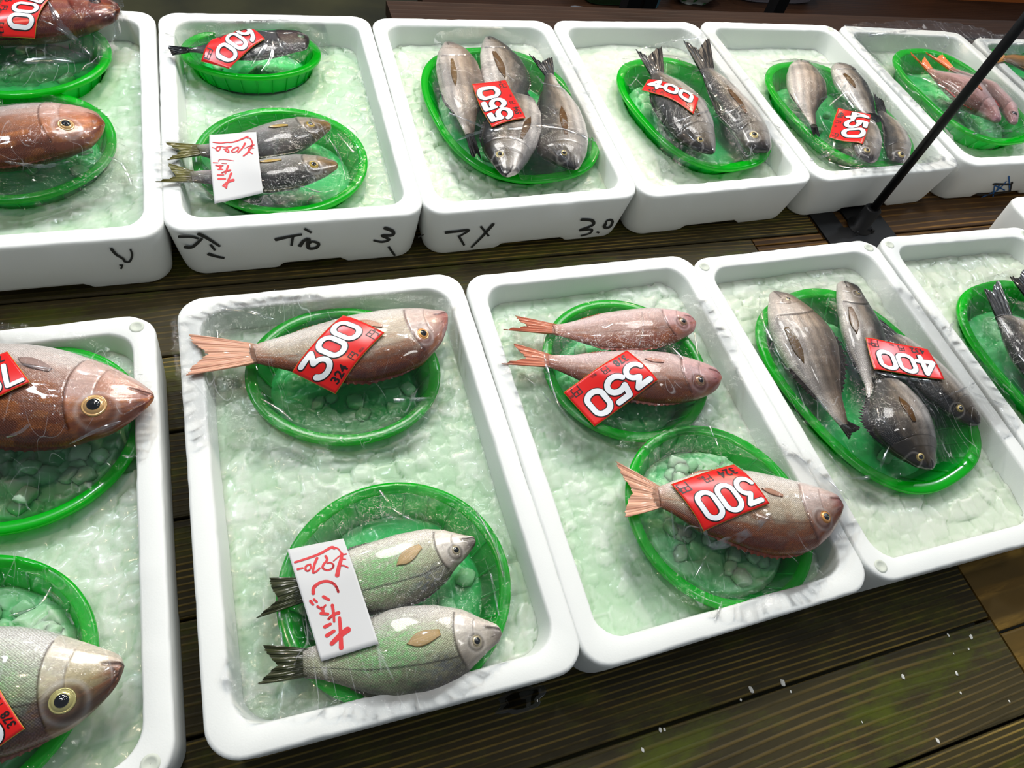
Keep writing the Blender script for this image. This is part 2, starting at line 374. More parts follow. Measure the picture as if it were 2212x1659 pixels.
def make_box(key, quad, label, studs=(), marks=(), z0=0., notch=(.37, .70), depth_in=.03, dirt=0):
    q = [np.array(p[:2], float) for p in quad]
    w_ = (np.linalg.norm(q[1]-q[0])+np.linalg.norm(q[2]-q[3]))/2; l_ = (np.linalg.norm(q[0]-q[3])+np.linalg.norm(q[1]-q[2]))/2
    gap = .0012
    loops = []
    H = HB
    def lp(inset, z, r): 
        a = rloop(w_-2*(inset+gap), l_-2*(inset+gap), r); return np.c_[a, np.full(len(a), z)]
    loops.append(lp(.09, .0095, .02)); loops.append(lp(TAPER+.012, .0095, .026)); loops.append(lp(TAPER+.002, .0005, .032))
    loops.append(lp(TAPER, .004, .033)); loops.append(lp(TAPER*.8, .018, .033)); loops.append(lp(TAPER*.45, .05, .034)); loops.append(lp(TAPER*.05, H-.006, .034))
    loops.append(lp(0.0006, H-.003, .034)); loops.append(lp(.0018, H-.0006, .033)); loops.append(lp(.0042, H, .032))
    loops.append(lp(RIMW-.0025, H, .034)); loops.append(lp(RIMW-.0004, H-.0010, .032)); loops.append(lp(RIMW+.0008, H-.0045, .032))
    loops.append(lp(RIMW+.005, H-.03, .032)); loops.append(lp(RIMW+.010, .024, .03)); loops.append(lp(RIMW+.03, .020, .02))
    n = len(loops[0])
    sd = hash_(key)
    for k in range(len(loops)):
        a = loops[k]
        fx = (a[:, 0]/w_+.5)
        if k in (2, 3):
            s = sstep(notch[0]-.015, notch[0]+.015, fx)*(1-sstep(notch[1]-.015, notch[1]+.015, fx))*(np.abs(a[:, 1]) > l_*.35)
            fy = (a[:, 1]/l_+.5)
            s = np.maximum(s, sstep(.32, .34, fy)*(1-sstep(.66, .68, fy))*(np.abs(a[:, 0]) > w_*.35))
            a[:, 2] += s*(.0098-a[:, 2]+(.002 if k == 3 else 0))
        if k >= 7 and k <= 12:   # handling dents in the soft rim
            nn = vnoise(a[:, 0], a[:, 1], 38, sd)*vnoise(a[:, 0], a[:, 1], 11, sd+3)
            a[:, 2] -= .0014*sstep(.5, .8, nn)+.0003*vnoise(a[:, 0], a[:, 1], 120, sd)
            d = sstep(.5, .8, vnoise(a[:, 0], a[:, 1], 55, sd+5)); L2 = np.linalg.norm(a[:, :2], axis=1)
            a[:, :2] *= (1+np.where(k <= 9, -1, 1)*.0008*d/ L2*1.0)[:, None]
    A = np.concatenate(loops)
    W2 = bilin(q, w_, l_, A[:, 0], A[:, 1])
    V = np.c_[W2, A[:, 2]+z0]
    F = grid_faces(len(loops), n, False, True)
    F = [f[::-1] for f in F]
    F.append(tuple(range(n))); F.append(tuple((len(loops)-1)*n+k for k in range(n))[::-1])
    c = bilin(q, w_, l_, np.array([0.]), np.array([0.]))[0]
    rt = root_at('foam_box', (c[0], c[1], z0), label, 'box', 'white foam fish boxes on the plank table')
    under(mesh_obj('box_body', V, F, M_STYRO), rt)
    BOX[key] = dict(q=q, w=w_, l=l_, c=c, z0=z0)
    for sx, sy in studs:
        x = sx*(w_/2-.022); y = sy*(l_/2-.022); p = bilin(q, w_, l_, np.array([x]), np.array([y]))[0]
        V = []; 
        for (rr, zz) in [(.0085, -.0002), (.0078, .0007), (.0055, .0008), (.0048, .0002), (.0002, .0001)]:
            for k in range(24): V.append((p[0]+rr*math.cos(k*math.pi/12), p[1]+rr*math.sin(k*math.pi/12), z0+HB+zz))
        under(mesh_obj('corner_stud', V, grid_faces(5, 24, False, True)+[tuple(4*24+k for k in range(24))], M_STUD), rt)
    # front face plane through the two front rim corners and the tapered foot
    a, b = q[3], q[2]; t = (b-a)/np.linalg.norm(b-a); nrm = np.array([t[1], -t[0]])   # outward (towards -y)
    p0 = np.array([a[0], a[1], HB+z0]); p1 = np.array([a[0]-nrm[0]*TAPER, a[1]-nrm[1]*TAPER, z0])
    e1 = np.array([t[0], t[1], 0]); e2 = p0-p1; nn = np.cross(e1, e2); nn /= np.linalg.norm(nn)
    if nn[1] > 0: nn = -nn
    for strokes, wd, m, nm in marks:
        mb = MB()
        for st in strokes:
            W3 = np.array([Pface(x, y, (nn, (p0+nn*.0006)@nn)) for x, y in smooth_line(st)])
            V, F = ribbon3(W3, nn, wd); mb.add(V, F)
        under(mb.build(nm, m, smooth=False), rt)
    return rt
def hash_(s): return sum((i+1)*ord(c) for i, c in enumerate(s)) % 97
def smooth_line(st, n=6):
    st = np.array(st, float)
    if len(st) < 3: return st
    out = []
    for i in range(len(st)-1):
        p0 = st[max(i-1, 0)]; p1 = st[i]; p2 = st[i+1]; p3 = st[min(i+2, len(st)-1)]
        for k in range(n):
            t = k/n; out.append(.5*((2*p1)+(-p0+p2)*t+(2*p0-5*p1+4*p2-p3)*t*t+(-p0+3*p1-3*p2+p3)*t**3))
    out.append(st[-1]); return np.array(out)
def ribbon3(W3, nn, wd):
    """flat brush stroke lying in the plane with normal nn, tapered ends"""
    m = len(W3); V = []
    for i in range(m):
        t = W3[min(i+1, m-1)]-W3[max(i-1, 0)]; t = t/(np.linalg.norm(t)+1e-12); s = np.cross(nn, t); s /= np.linalg.norm(s)+1e-12
        k = wd/2*(1-.45*(i/(m-1))) if m > 1 else wd/2
        if i == 0: k *= .6
        V += [W3[i]+s*k, W3[i]-s*k, W3[i]+s*k+nn*.0004, W3[i]-s*k+nn*.0004]
    F = []
    for i in range(m-1):
        a = i*4; b = a+4
        F += [(a+2, b+2, b+3, a+3), (a, a+1, b+1, b), (a, b, b+2, a+2), (a+1, a+3, b+3, b+1)]
    F += [(0, 2, 3, 1), (4*m-4, 4*m-3, 4*m-1, 4*m-2)]
    return V, F
def zz(pts, ox, oy, s): return [[(ox+s*x, oy+s*y) for x, y in st] for st in pts]
R = lambda pts: [P(x, y, HB) for x, y in pts]
mk_b0 = zz([[(620,1390),(650,1425),(690,1450),(700,1465),(725,1465),(740,1430),(730,1395)],[(668,1485),(690,1485)],[(684,1487),(678,1506)]], 0, 0, .3857)
mk_b1 = zz([[(150,1358),(225,1358),(275,1370)],[(268,1338),(330,1370),(402,1417)],[(185,1418),(235,1420),(295,1368)],[(345,1405),(372,1440)],[(328,1460),(375,1475),(428,1487)],
            [(728,1378),(800,1362),(892,1345)],[(905,1310),(948,1335)],[(838,1352),(828,1412)],[(876,1418),(900,1385),(928,1368)],[(932,1368),(930,1425),(975,1425),(990,1400),(955,1388),(932,1400)],
            [(1380,1305),(1432,1325),(1430,1350),(1370,1352),(1412,1375),(1370,1390),(1318,1380)],[(1408,1418),(1447,1472)],[(1585,1362),(1617,1345)]], 330, 20, .3617)
mk_b2 = zz([[(545,1455),(620,1448),(702,1440),(640,1480)],[(635,1475),(672,1538)],[(865,1395),(790,1480),(718,1552)],[(780,1415),(832,1478)],
            [(1430,1370),(1500,1375),(1515,1400),(1480,1420),(1425,1440),(1500,1435),(1490,1460),(1430,1477)],[(1536,1450),(1550,1457)],[(1595,1395),(1585,1415),(1600,1425),(1625,1415),(1638,1385),(1625,1372),(1600,1380),(1593,1400)]], 780, 20, .3316)
mk_b5k = zz([[(1510,1243),(1600,1245),(1722,1225)],[(1616,1178),(1722,1180),(1738,1168)],[(1722,1228),(1736,1165)]], 1600, 0, .3376)
mk_b5b = zz([[(1540,1262),(1640,1220),(1702,1160)],[(1614,1258),(1626,1188)],[(1716,1128),(1722,1218)],[(1630,1188),(1690,1218)],[(1660,1175),(1640,1225)]], 1600, 0, .3376)
W_ = np.array
make_box('F0', [(-.54, .606), P(337, 672), P(386, 1690), (-.52, .060)], 'white foam box cut off at bottom left, holding a big brown snapper in a basket', studs=[(1, 1), (1, -1)])
make_box('F1', R([(376,645),(992,584),(1278,1445),(440,1668)]), 'white foam box in the front row holding baskets priced 300 and 970')
make_box('F2', R([(995,594),(1487,546),(1898,1268),(1270,1462)]), 'white foam box in the front row holding baskets priced 350 and 300')
make_box('F3', [*R([(1483,558),(1885,513)]), (.978, .070), P(1895, 1268)], 'scuffed white foam box in the front row holding four grey bream priced 400', studs=[(-1, 1), (1, 1), (-1, -1)])
make_box('F4', [(.998, .627), (1.372, .620), (1.36, .062), (.982, .068)], 'grimy white foam box at the right edge with black fish tails in it', studs=[(-1, 1), (1, 1)])
make_box('F5', [(1.385, .70), (1.76, .70), (1.76, .14), (1.385, .14)], 'white foam box whose corner shows behind the grimy box at the right edge')
make_box('B0', [(-.535, 1.30), P(336, 22), P(358, 512), (-.52, .738)], 'white foam box at the far left with basket priced 700', marks=[(mk_b0, .0042, M_MARK, 'marker_writing')], notch=(.30, .68))
make_box('B1', R([(338,24),(797,33),(924,463),(348,505)]), 'white foam box with black brush writing, holding baskets priced 600 and 1020', marks=[(mk_b1[:5], .0066, M_MARK, 'marker_writing'), (mk_b1[5:10], .0066, M_MARK, 'marker_writing'), (mk_b1[10:12], .0066, M_MARK, 'marker_writing'), (mk_b1[12:], .005, M_MARK, 'marker_writing')], notch=(.40, .66))
make_box('B2', R([(797,36),(1187,43),(1390,425),(918,467)]), 'white foam box marked 3.0 in black marker, holding the fish priced 550', marks=[(mk_b2[:2], .0066, M_MARK, 'marker_writing'), (mk_b2[2:4], .0066, M_MARK, 'marker_writing'), (mk_b2[4:], .0066, M_MARK, 'marker_writing')], notch=(.36, .68))
make_box('B3', R([(1187,42),(1503,46),(1768,393),(1388,430)]), 'white foam box without writing in the back row, holding two bream priced 400', notch=(.33, .66))
make_box('B4', R([(1503,44),(1800,53),(2085,362),(1768,394)]), 'white foam box behind the black pole, holding the fish priced 450', studs=[(1, 1)], notch=(.33, .66))
make_box('B5', [P(1803, 53), (1.752, 1.302), (1.752, .790), P(2092, 360)], 'white foam box with blue and black marks on its front, holding pink fish', marks=[(mk_b5k, .0065, M_MARK, 'marker_writing'), (mk_b5b, .0045, M_BLUEM, 'blue_writing')], notch=(.30, .66))
make_box('B6', [(1.765, 1.275), (2.13, 1.275), (2.13, .74), (1.765, .74)], 'white foam box at the far upper right with an orange fish in it')

# ------------------------------------------------------------------ baskets : geometry data
ZR = .088
BK = {}
def bk(key, box, c, a, b, ang, n=2.0, zr=ZR, depth=.040, tilt=(0, 0), label='', ice=0, icecol=None):
    BK[key] = dict(box=box, c=np.array(c), a=a, b=b, ang=math.radians(ang), n=n, zr=zr, depth=depth, tilt=tilt, label=label, ice=ice)
bk('F1a', 'F1', (.055, .497), .122, .105, -10, zr=.084, ice=26, label='round green plastic basket under the fish priced 300, far end of its box')
bk('F1b', 'F1', (.067, .210), .124, .121, 0, ice=26, label='round green plastic basket under two silver surfperch and the handwritten 970 note')
bk('F2a', 'F2', (.436, .443), .121, .120, 0, ice=18, label='round green plastic basket under two pink snappers priced 350')
bk('F2b', 'F2', (.470, .209), .124, .119, -72, zr=.094, ice=60, tilt=(0, 0), label='round green plastic basket full of ice under one pink snapper, nearest the table edge')
bk('F3', 'F3', (.806, .355), .182, .140, -76, n=2.6, zr=.088, ice=30, label='oval green plastic basket under four grey bream priced 400')
bk('F4', 'F4', (1.195, .325), .182, .140, -83, n=2.6, ice=20, label='oval green plastic basket at the right edge under black-tailed fish')
bk('F0a', 'F0', (-.300, .470), .122, .118, 0, ice=60, label='round green plastic basket under the big brown snapper at the left edge')
bk('F0b', 'F0', (-.338, .215), .119, .118, 0, ice=40, label='round green plastic basket under the pale silver snapper in the bottom left corner')
bk('B0a', 'B0', (-.351, 1.185), .127, .122, 0, zr=.093, ice=26, tilt=(-.05, 0), label='round green plastic basket under the brown fish priced 700')
bk('B0b', 'B0', (-.342, .968), .127, .124, 0, ice=24, label='round green plastic basket under the unpriced brown snapper of the back row')
bk('B1a', 'B1', (-.002, 1.197), .117, .103, 0, zr=.092, tilt=(-.15, 0), ice=8, label='tilted round green plastic basket under the black fish priced 600')
bk('B1b', 'B1', (.020, .914), .131, .126, 0, ice=20, label='round green plastic basket under two dark fish and the handwritten 1020 note')
bk('B2', 'B2', (.431, 1.025), .196, .150, -84, n=2.5, zr=.089, ice=24, label='oval green plastic basket under four grey fish priced 550')
bk('B3', 'B3', (.812, 1.010), .178, .130, -80, n=2.6, zr=.091, ice=14, label='oval green plastic basket under two black-tailed bream priced 400')
bk('B4', 'B4', (1.170, 1.000), .180, .132, -82, n=2.6, zr=.089, ice=14, label='oval green plastic basket under four grey fish priced 450')
bk('B5', 'B5', (1.565, 1.052), .182, .130, -86, n=2.7, zr=.092, depth=.046, ice=10, label='oval green plastic basket with tall ribbed side under two pink fish')
bk('B6', 'B6', (1.925, 1.09), .180, .125, -80, n=2.6, ice=8, label='green plastic basket at the upper right edge under an orange fish')
def bk_local(B, x, y):
    dx = np.asarray(x)-B['c'][0]; dy = np.asarray(y)-B['c'][1]; c, s = math.cos(B['ang']), math.sin(B['ang'])
    return dx*c+dy*s, -dx*s+dy*c
def bk_rho(B, x, y):
    u, v = bk_local(B, x, y); return (np.abs(u/B['a'])**B['n']+np.abs(v/B['b'])**B['n'])**(1/B['n'])
def bk_tilt(B, x, y): return B['tilt'][0]*(np.asarray(y)-B['c'][1])+B['tilt'][1]*(np.asarray(x)-B['c'][0])

# ------------------------------------------------------------------ ice in the boxes
ICE_Z = dict(F0=.070, F1=.069, F2=.070, F3=.068, F4=.066, F5=.07, B0=.066, B1=.062, B2=.066, B3=.062, B4=.060, B5=.056, B6=.062)
def cells(x, y, s, seed):
    xi = np.floor(x/s); yi = np.floor(y/s); best = np.full(np.shape(x), 9.); sec = best.copy(); bz = np.zeros(np.shape(x))
    for di in (-1, 0, 1):
        for dj in (-1, 0, 1):
            i = (xi+di).astype(np.int64); j = (yi+dj).astype(np.int64)
            def h(k):
                n = (i*374761393+j*668265263+(seed+k)*974711) & 0x7fffffff; n = ((n ^ (n >> 13))*1274126177) & 0x7fffffff
                return ((n ^ (n >> 16)) & 0xffff)/65535.
            cx = (i+.15+.7*h(1))*s; cy = (j+.15+.7*h(2))*s; d = np.hypot(x-cx, y-cy)/s
            z = h(3)+(h(4)-.5)*2.0*(x-cx)/s+(h(5)-.5)*2.0*(y-cy)/s
            m = d < best; sec = np.where(m, best, np.minimum(sec, d)); bz = np.where(m, z, bz); best = np.where(m, d, best)
    return bz, sec-best
def warp2(x, y): return x+.010*(vnoise(x, y, 70, 21)-.5), y+.010*(vnoise(x, y, 70, 22)-.5)
def ice_tint(key, x, y):
    a, b_ = warp2(x, y); z1, e1 = cells(a, b_, .023, 3); z2, e2 = cells(a+.3, b_+.1, .0165, 9); lo = vnoise(x, y, 9, 31); md = vnoise(x, y, 34, 5)
    t = np.clip(.42+.34*(z1-.5)+.22*(z2-.5)+.7*(lo-.5)+.25*(md-.5), 0, 1)
    gap = np.exp(-(e1/.10)**2)*.22*(.4+.9*lo); t = np.clip(t-gap, 0, 1)[:, None]  # depth shade between the chunks painted into the tint
    g = dict(F3=.7, F4=.8, B3=.75, B4=.6, B5=.6, B6=.6, B2=.45).get(key, .0)     # paler, less green ice in some boxes
    lo_c = np.array([.47, .67, .46])*(1-g)+np.array([.60, .67, .54])*g; hi_c = np.array([.74, .81, .72])*(1-g)+np.array([.79, .81, .73])*g  # green light bounced off the baskets is put into the ice colour
    return lo_c*(1-t)+hi_c*t
def ice_h(key, x, y):
    x0_, y0_ = x, y; x, y = warp2(x, y)
    z1, e1 = cells(x, y, .023, 3); z2, e2 = cells(x+.3, y+.1, .0165, 9)
    wv = sstep(.35, .6, vnoise(x, y, 7, 4))
    h = ICE_Z[key]+.010*(vnoise(x, y, 9, 2)-.5)
    wv = np.clip(wv+(.0 if key in ('F2', 'B2', 'F0') else .35), 0, 1)
    lump = (.0046*z1+.0012*np.minimum(e1/.5, 1))*(1-.85*wv)+(.0012*z2+.0005*np.minimum(e2/.5, 1))*wv
    h = h+lump-.004; x, y = x0_, y0_
    for B in BK.values():
        if B['box'] != key: continue
        rho = bk_rho(B, x, y)
        tz = B['zr']+bk_tilt(B, x, y)
        fl = tz-B['depth']-.004
        out = fl+(tz-.006-fl)*np.clip((rho-.80)/.17, 0, 1)
        h = np.where(rho < 1.0, np.minimum(h, out-.002), h)
        h = np.where((rho >= 1.0) & (rho < 1.06), np.minimum(h, tz-.006), h)
    return h
def lump_vf(r, seed):
    """a rounded, knocked-about ice cube"""
    g_ = random.Random(seed); n = 5; V = []; idx = {}; F = []
    ax = [g_.uniform(.75, 1.15)*r, g_.uniform(.65, 1.0)*r, g_.uniform(.55, .85)*r]
    sk = [g_.uniform(-.25, .25) for _ in range(3)]
    def vert(p):
        k = tuple(round(c, 4) for c in p)
        if k not in idx:
            v = np.array(p); s = v/np.linalg.norm(v); v = v*.40/np.abs(v).max()*1.0+s*.72; v = v+np.array([g_.uniform(-.10, .10) for _ in range(3)])
            v = v*ax; v[0] += sk[0]*v[1]; v[1] += sk[1]*v[2]; v[2] += sk[2]*v[0]
            idx[k] = len(V); V.append(v)
        return idx[k]
    for d in range(3):
        for sg in (-1, 1):
            for i in range(n-1):
                for j in range(n-1):
                    q = []
                    for a, b in ((i, j), (i+1, j), (i+1, j+1), (i, j+1)):
                        p = [0, 0, 0]; p[d] = sg; p[(d+1) % 3] = -1+2*a/(n-1); p[(d+2) % 3] = -1+2*b/(n-1); q.append(vert(p))
                    F.append(tuple(q if sg > 0 else q[::-1]))
    V = np.array(V)
    th, ph = g_.uniform(0, 6.28), g_.uniform(-.5, .5)
    Rm = np.array([[math.cos(th), -math.sin(th), 0], [math.sin(th), math.cos(th), 0], [0, 0, 1]]) @ np.array([[1, 0, 0], [0, math.cos(ph), -math.sin(ph)], [0, math.sin(ph), math.cos(ph)]])
    return V@Rm.T, F
LUMPS = [lump_vf(1., k) for k in range(14)]
ICE_LABEL = {'F0': 'crushed ice in the foam box cut off at bottom left', 'F1': 'crushed ice around the baskets priced 300 and 970', 'F2': 'crushed ice around the baskets priced 350 and 300',
 'F3': 'crushed ice around the four grey bream priced 400', 'F4': 'crushed ice in the grimy foam box at the right edge', 'B0': 'crushed ice in the far left foam box of the back row',
 'B1': 'crushed ice around the baskets priced 600 and 1020', 'B2': 'crushed ice around the basket priced 550', 'B3': 'crushed ice around the two bream priced 400 in the back row',
 'B4': 'crushed ice around the basket priced 450', 'B5': 'crushed ice around the basket of pink fish', 'B6': 'crushed ice in the upper right corner box', 'F5': 'crushed ice in the box behind the grimy right box'}
for key, b in BOX.items():
    near = key in ('F0', 'F1', 'F2', 'F3', 'B1', 'B2')
    st = .0026 if near else .0036
    wi, li = b['w']-2*RIMW-.008, b['l']-2*RIMW-.008
    nx, ny = int(wi/st), int(li/st)
    X, Y = np.meshgrid(np.linspace(-wi/2, wi/2, nx), np.linspace(-li/2, li/2, ny), indexing='ij')
    # pull grid corners in so that it follows the rounded inner corners
    cr_ = .028; ax_ = np.clip(np.abs(X)-(wi/2-cr_), 0, None); ay_ = np.clip(np.abs(Y)-(li/2-cr_), 0, None); rr = np.hypot(ax_, ay_); mx = np.maximum(ax_, ay_)
    k = np.where(rr > 1e-9, mx/np.maximum(rr, 1e-9), 1); X = np.where((ax_ > 0) & (ay_ > 0), np.sign(X)*(wi/2-cr_+ax_*k), X); Y = np.where((ax_ > 0) & (ay_ > 0), np.sign(Y)*(li/2-cr_+ay_*k), Y)
    W2 = bilin(b['q'], b['w'], b['l'], X, Y).reshape(-1, 2)
    Z = ice_h(key, W2[:, 0], W2[:, 1])
    mb = MB(); mb.add(np.c_[W2, Z], grid_faces(nx, ny)); tint = ice_tint(key, W2[:, 0], W2[:, 1])
    # loose cubes on top
    cnt = 0
    for i in range(cnt):
        x = random.uniform(-wi/2+.012, wi/2-.012); y = random.uniform(-li/2+.012, li/2-.012)
        p = bilin(b['q'], b['w'], b['l'], np.array([x]), np.array([y]))[0]
        if any(B['box'] == key and bk_rho(B, p[0], p[1]) < 1.13 for B in BK.values()): continue
        if vnoise(p[0], p[1], 7, 4) > .62: continue
        V, F = LUMPS[random.randrange(14)]; s = random.uniform(.0075, .0115)
        z = float(ice_h(key, np.array([p[0]]), np.array([p[1]]))[0])-s*.5
        mb.add(V*s+np.array([p[0], p[1], z]), F)
    o = mb.build('crushed_ice', M_ICE, col=tint); tag(o, ICE_LABEL[key], 'ice', kind='stuff')

# ------------------------------------------------------------------ baskets : meshes
def bring(B, rho, z, m=144):
    t = np.arange(m)/m*2*math.pi; c, s = np.cos(t), np.sin(t)
    u = B['a']*rho*np.sign(c)*np.abs(c)**(2/B['n']); v = B['b']*rho*np.sign(s)*np.abs(s)**(2/B['n'])
    ca, sa = math.cos(B['ang']), math.sin(B['ang'])
    x = B['c'][0]+u*ca-v*sa; y = B['c'][1]+u*sa+v*ca
    return np.c_[x, y, z+bk_tilt(B, x, y)]
def make_basket(key):
    B = BK[key]; m = 144; zr = B['zr']; dp = B['depth']; rw = .0125/B['b']
    rt = root_at('plastic_basket', (B['c'][0], B['c'][1], zr-dp), B['label'], 'basket', 'green plastic fish baskets')
    # rolled rim
    prof = [(1-.0, -.007), (1+.002, -.004), (1.0, -.0008), (1-rw*.25, .0), (1-rw*.8, -.0002), (1-rw, -.0015), (1-rw*1.0, -.004), (1-rw*.85, -.0042), (1-rw*.2, -.0032), (1-.02*rw, -.0072)]
    V = np.concatenate([bring(B, r, zr+z, m) for r, z in prof])
    under(mesh_obj('rim', V, [f for f in grid_faces(len(prof), m, True, True)], M_BASKET), rt)
    # bowl : stepped wall with fine rings, then ribs
    r0, r1 = 1-rw*.9, .78; ns = 26; prof = []
    for i in range(ns+1):
        t = i/ns; prof.append((r0+(r1-r0)*t+(.004 if i % 2 else -.004), -.0035-(dp-.0035)*t))
    prof += [(r1-.05, -dp-.0005), (.55, -dp), (.3, -dp), (.04, -dp)]
    thick = [(r+.012 if k <= ns else r, z-(.0018 if k > ns else .0008)) for k, (r, z) in enumerate(prof)][::-1]
    allp = prof+thick
    mb = MB(); mb.add(np.concatenate([bring(B, r, zr+z, m) for r, z in allp]), grid_faces(len(allp), m, True, True))
    for k in range(0, m, 6):
        inn = np.array([bring(B, r0-.010-(r0-r1)*t, zr-.004-(dp-.0035)*t, m)[k] for t in (0, .35, .7, 1.)]+[bring(B, .62, zr-dp+.0008, m)[k]])
        V, F = tube_vf(inn, .0012, 6); mb.add(V, F)
        o_ = np.array([bring(B, r0+.020-(r0-r1)*t, zr-.006-(dp-.0035)*t, m)[k] for t in (0, .35, .7, 1.)])
        V, F = tube_vf(o_, .0011, 6); mb.add(V, F)
    under(mb.build('bowl', M_BASKET2), rt)
    return rt
for k in BK: make_basket(k)
# ice inside the baskets
def obst_low(B, x, y): return B['zr']-B['depth']+bk_tilt(B, x, y)
for key, B in BK.items():
    if not B['ice']: continue
    full = key in ('F2b', 'F0a', 'F0b')
    mb = MB(); c, s = math.cos(B['ang']), math.sin(B['ang']); r_ = random.Random(hash_(key))
    nr, nt = 60, 200; rr = np.linspace(.01, .86 if full else .80, nr); t = np.arange(nt)/nt*2*math.pi; C_, S_ = np.cos(t), np.sin(t)
    u = B['a']*np.outer(rr, np.sign(C_)*np.abs(C_)**(2/B['n'])); v = B['b']*np.outer(rr, np.sign(S_)*np.abs(S_)**(2/B['n']))
    X = B['c'][0]+u*c-v*s; Y = B['c'][1]+u*s+v*c; wx, wy = warp2(X, Y); z1, e1 = cells(wx, wy, .021, 41); z2, e2 = cells(wx+.2, wy+.3, .0145, 17)
    m_ = np.clip(1.6*(vnoise(X, Y, 16, hash_(key))-.30), 0, 1) if not full else np.clip(.5+1.2*(vnoise(X, Y, 16, hash_(key))-.2), 0, 1)
    edge = np.clip((rr[-1]-rr)/.10, 0, 1)[:, None]
    Z = obst_low(B, X, Y)-.0015+edge*((.004 if not full else .010)+m_*((.006 if not full else .009)+.007*z1+.003*z2+.0025*np.minimum(e1/.35, 1)))
    tt = np.clip(m_*(.35+.6*z1+.25*(z2-.5))*(1-.35*np.exp(-(e1/.10)**2)), 0, 1)[..., None]*edge[..., None]
    lo_, hi_ = (np.array([.03, .66, .15]), np.array([.40, .82, .44])) if not full else (np.array([.14, .68, .24]), np.array([.58, .86, .58]))  # green glow of the plastic through the ice is painted into its colour
    tc = (lo_*(1-tt)+hi_*tt).reshape(-1, 3)
    mb.add(np.stack([X, Y, Z], -1).reshape(-1, 3), grid_faces(nr, nt, False, True)+[tuple(range(nt))])
    for i in range(B['ice']//3 if not full else 34):
        r1_ = math.sqrt(r_.random())*.74; tq = r_.uniform(0, 6.28); uu = B['a']*r1_*math.cos(tq)*.93; vv = B['b']*r1_*math.sin(tq)*.93
        x = B['c'][0]+uu*c-vv*s; y = B['c'][1]+uu*s+vv*c; sz = r_.uniform(.008, .0115)
        V, F = LUMPS[r_.randrange(14)]; k_ = np.argmin((X-x)**2+(Y-y)**2); mb.add(V*sz+np.array([x, y, Z.ravel()[k_]+sz*.05]), F)
        q = r_.uniform(.5, 1); tc = np.concatenate([tc, np.tile(lo_*(1-q)+hi_*q, (len(V), 1))])
    o = mb.build('ice_cubes', M_ICE, col=tc); tag(o, 'ice cubes inside the '+B['label'].split(' under')[0].replace('round green', 'green')+' under '+B['label'].split('under ', 1)[1] if 'under' in B['label'] else 'ice cubes', 'ice', kind='stuff')
#@@FISH
# ------------------------------------------------------------------ fish
SP = dict(
 tai=dict(belly=(238,232,226), mid=(224,206,178), dorsal=(146,66,32), head=(206,164,152), snout=(156,76,76), tail=(244,186,156), fin=(180,96,70), pec=(224,170,140), iris=(226,160,84), k=.40, gold=.4, d0=.08),
 pinktai=dict(belly=(238,214,214), mid=(212,172,158), dorsal=(140,66,32), head=(222,166,162), snout=(186,104,106), tail=(238,156,124), fin=(176,84,60), pec=(226,160,136), iris=(150,112,84), k=.42, gold=.3, d0=.0),
 bigbrown=dict(belly=(224,216,212), mid=(176,112,76), dorsal=(142,66,6), head=(184,106,58), snout=(132,58,38), tail=(190,110,80), fin=(150,90,60), pec=(190,160,150), iris=(200,160,104), k=.42, gold=.7),
 redbrown=dict(belly=(160,74,46), mid=(152,50,8), dorsal=(130,38,2), head=(112,36,8), snout=(74,28,18), tail=(150,80,50), fin=(120,60,40), pec=(140,90,70), iris=(60,40,30), k=.45, gold=.4),
 palesnap=dict(belly=(228,228,226), mid=(186,194,164), dorsal=(108,60,48), head=(186,164,110), snout=(128,68,54), tail=(190,120,90), fin=(150,100,80), pec=(190,170,150), iris=(176,170,110), k=.42, iri=.8, gold=.3, d0=.05),
 perch=dict(belly=(240,234,226), mid=(204,206,172), dorsal=(78,74,62), head=(218,204,190), snout=(84,72,64), tail=(58,64,34), fin=(54,58,36), pec=(232,196,130), iris=(180,168,136), k=.36, iri=1.1, lat=.42, d0=.22),
 dark=dict(belly=(182,182,178), mid=(96,92,84), dorsal=(20,18,10), head=(124,98,46), snout=(132,98,40), tail=(124,120,56), fin=(90,84,40), pec=(206,170,60), iris=(160,134,40), k=.45),
 black=dict(belly=(20,20,38), mid=(12,12,26), dorsal=(8,8,12), head=(58,30,20), snout=(32,22,18), tail=(8,8,12), fin=(12,12,16), pec=(24,24,36), iris=(60,90,50), k=.30, plate=.05),
 bream=dict(belly=(244,238,232), mid=(158,142,122), dorsal=(30,27,24), head=(88,72,44), snout=(24,25,30), tail=(16,14,13), fin=(16,15,14), pec=(112,76,24), iris=(196,174,110), k=.40, stripes=1, d0=-.12, plate=.15),
 lightbream=dict(belly=(240,230,220), mid=(206,184,162), dorsal=(130,108,88), head=(156,140,128), snout=(92,84,84), tail=(36,28,24), fin=(44,36,30), pec=(122,88,16), iris=(200,184,140), k=.40, stripes=1),
 pink=dict(belly=(236,216,218), mid=(206,164,162), dorsal=(116,68,54), head=(226,174,168), snout=(190,140,150), tail=(232,122,52), fin=(190,16,18), pec=(228,140,100), iris=(50,40,50), k=.42),
 orange=dict(belly=(200,120,60), mid=(170,120,50), dorsal=(110,80,30), head=(180,60,40), snout=(170,50,40), tail=(190,130,50), fin=(180,120,50), pec=(200,120,60), iris=(60,60,60), k=.42),
)
FISH = []          # for film and sticker heights
def smooth_arr(a, n):
    for _ in range(n): a = np.concatenate([[a[0]], (a[:-2]+2*a[1:-1]+a[2:])/4, [a[-1]]])
    return a
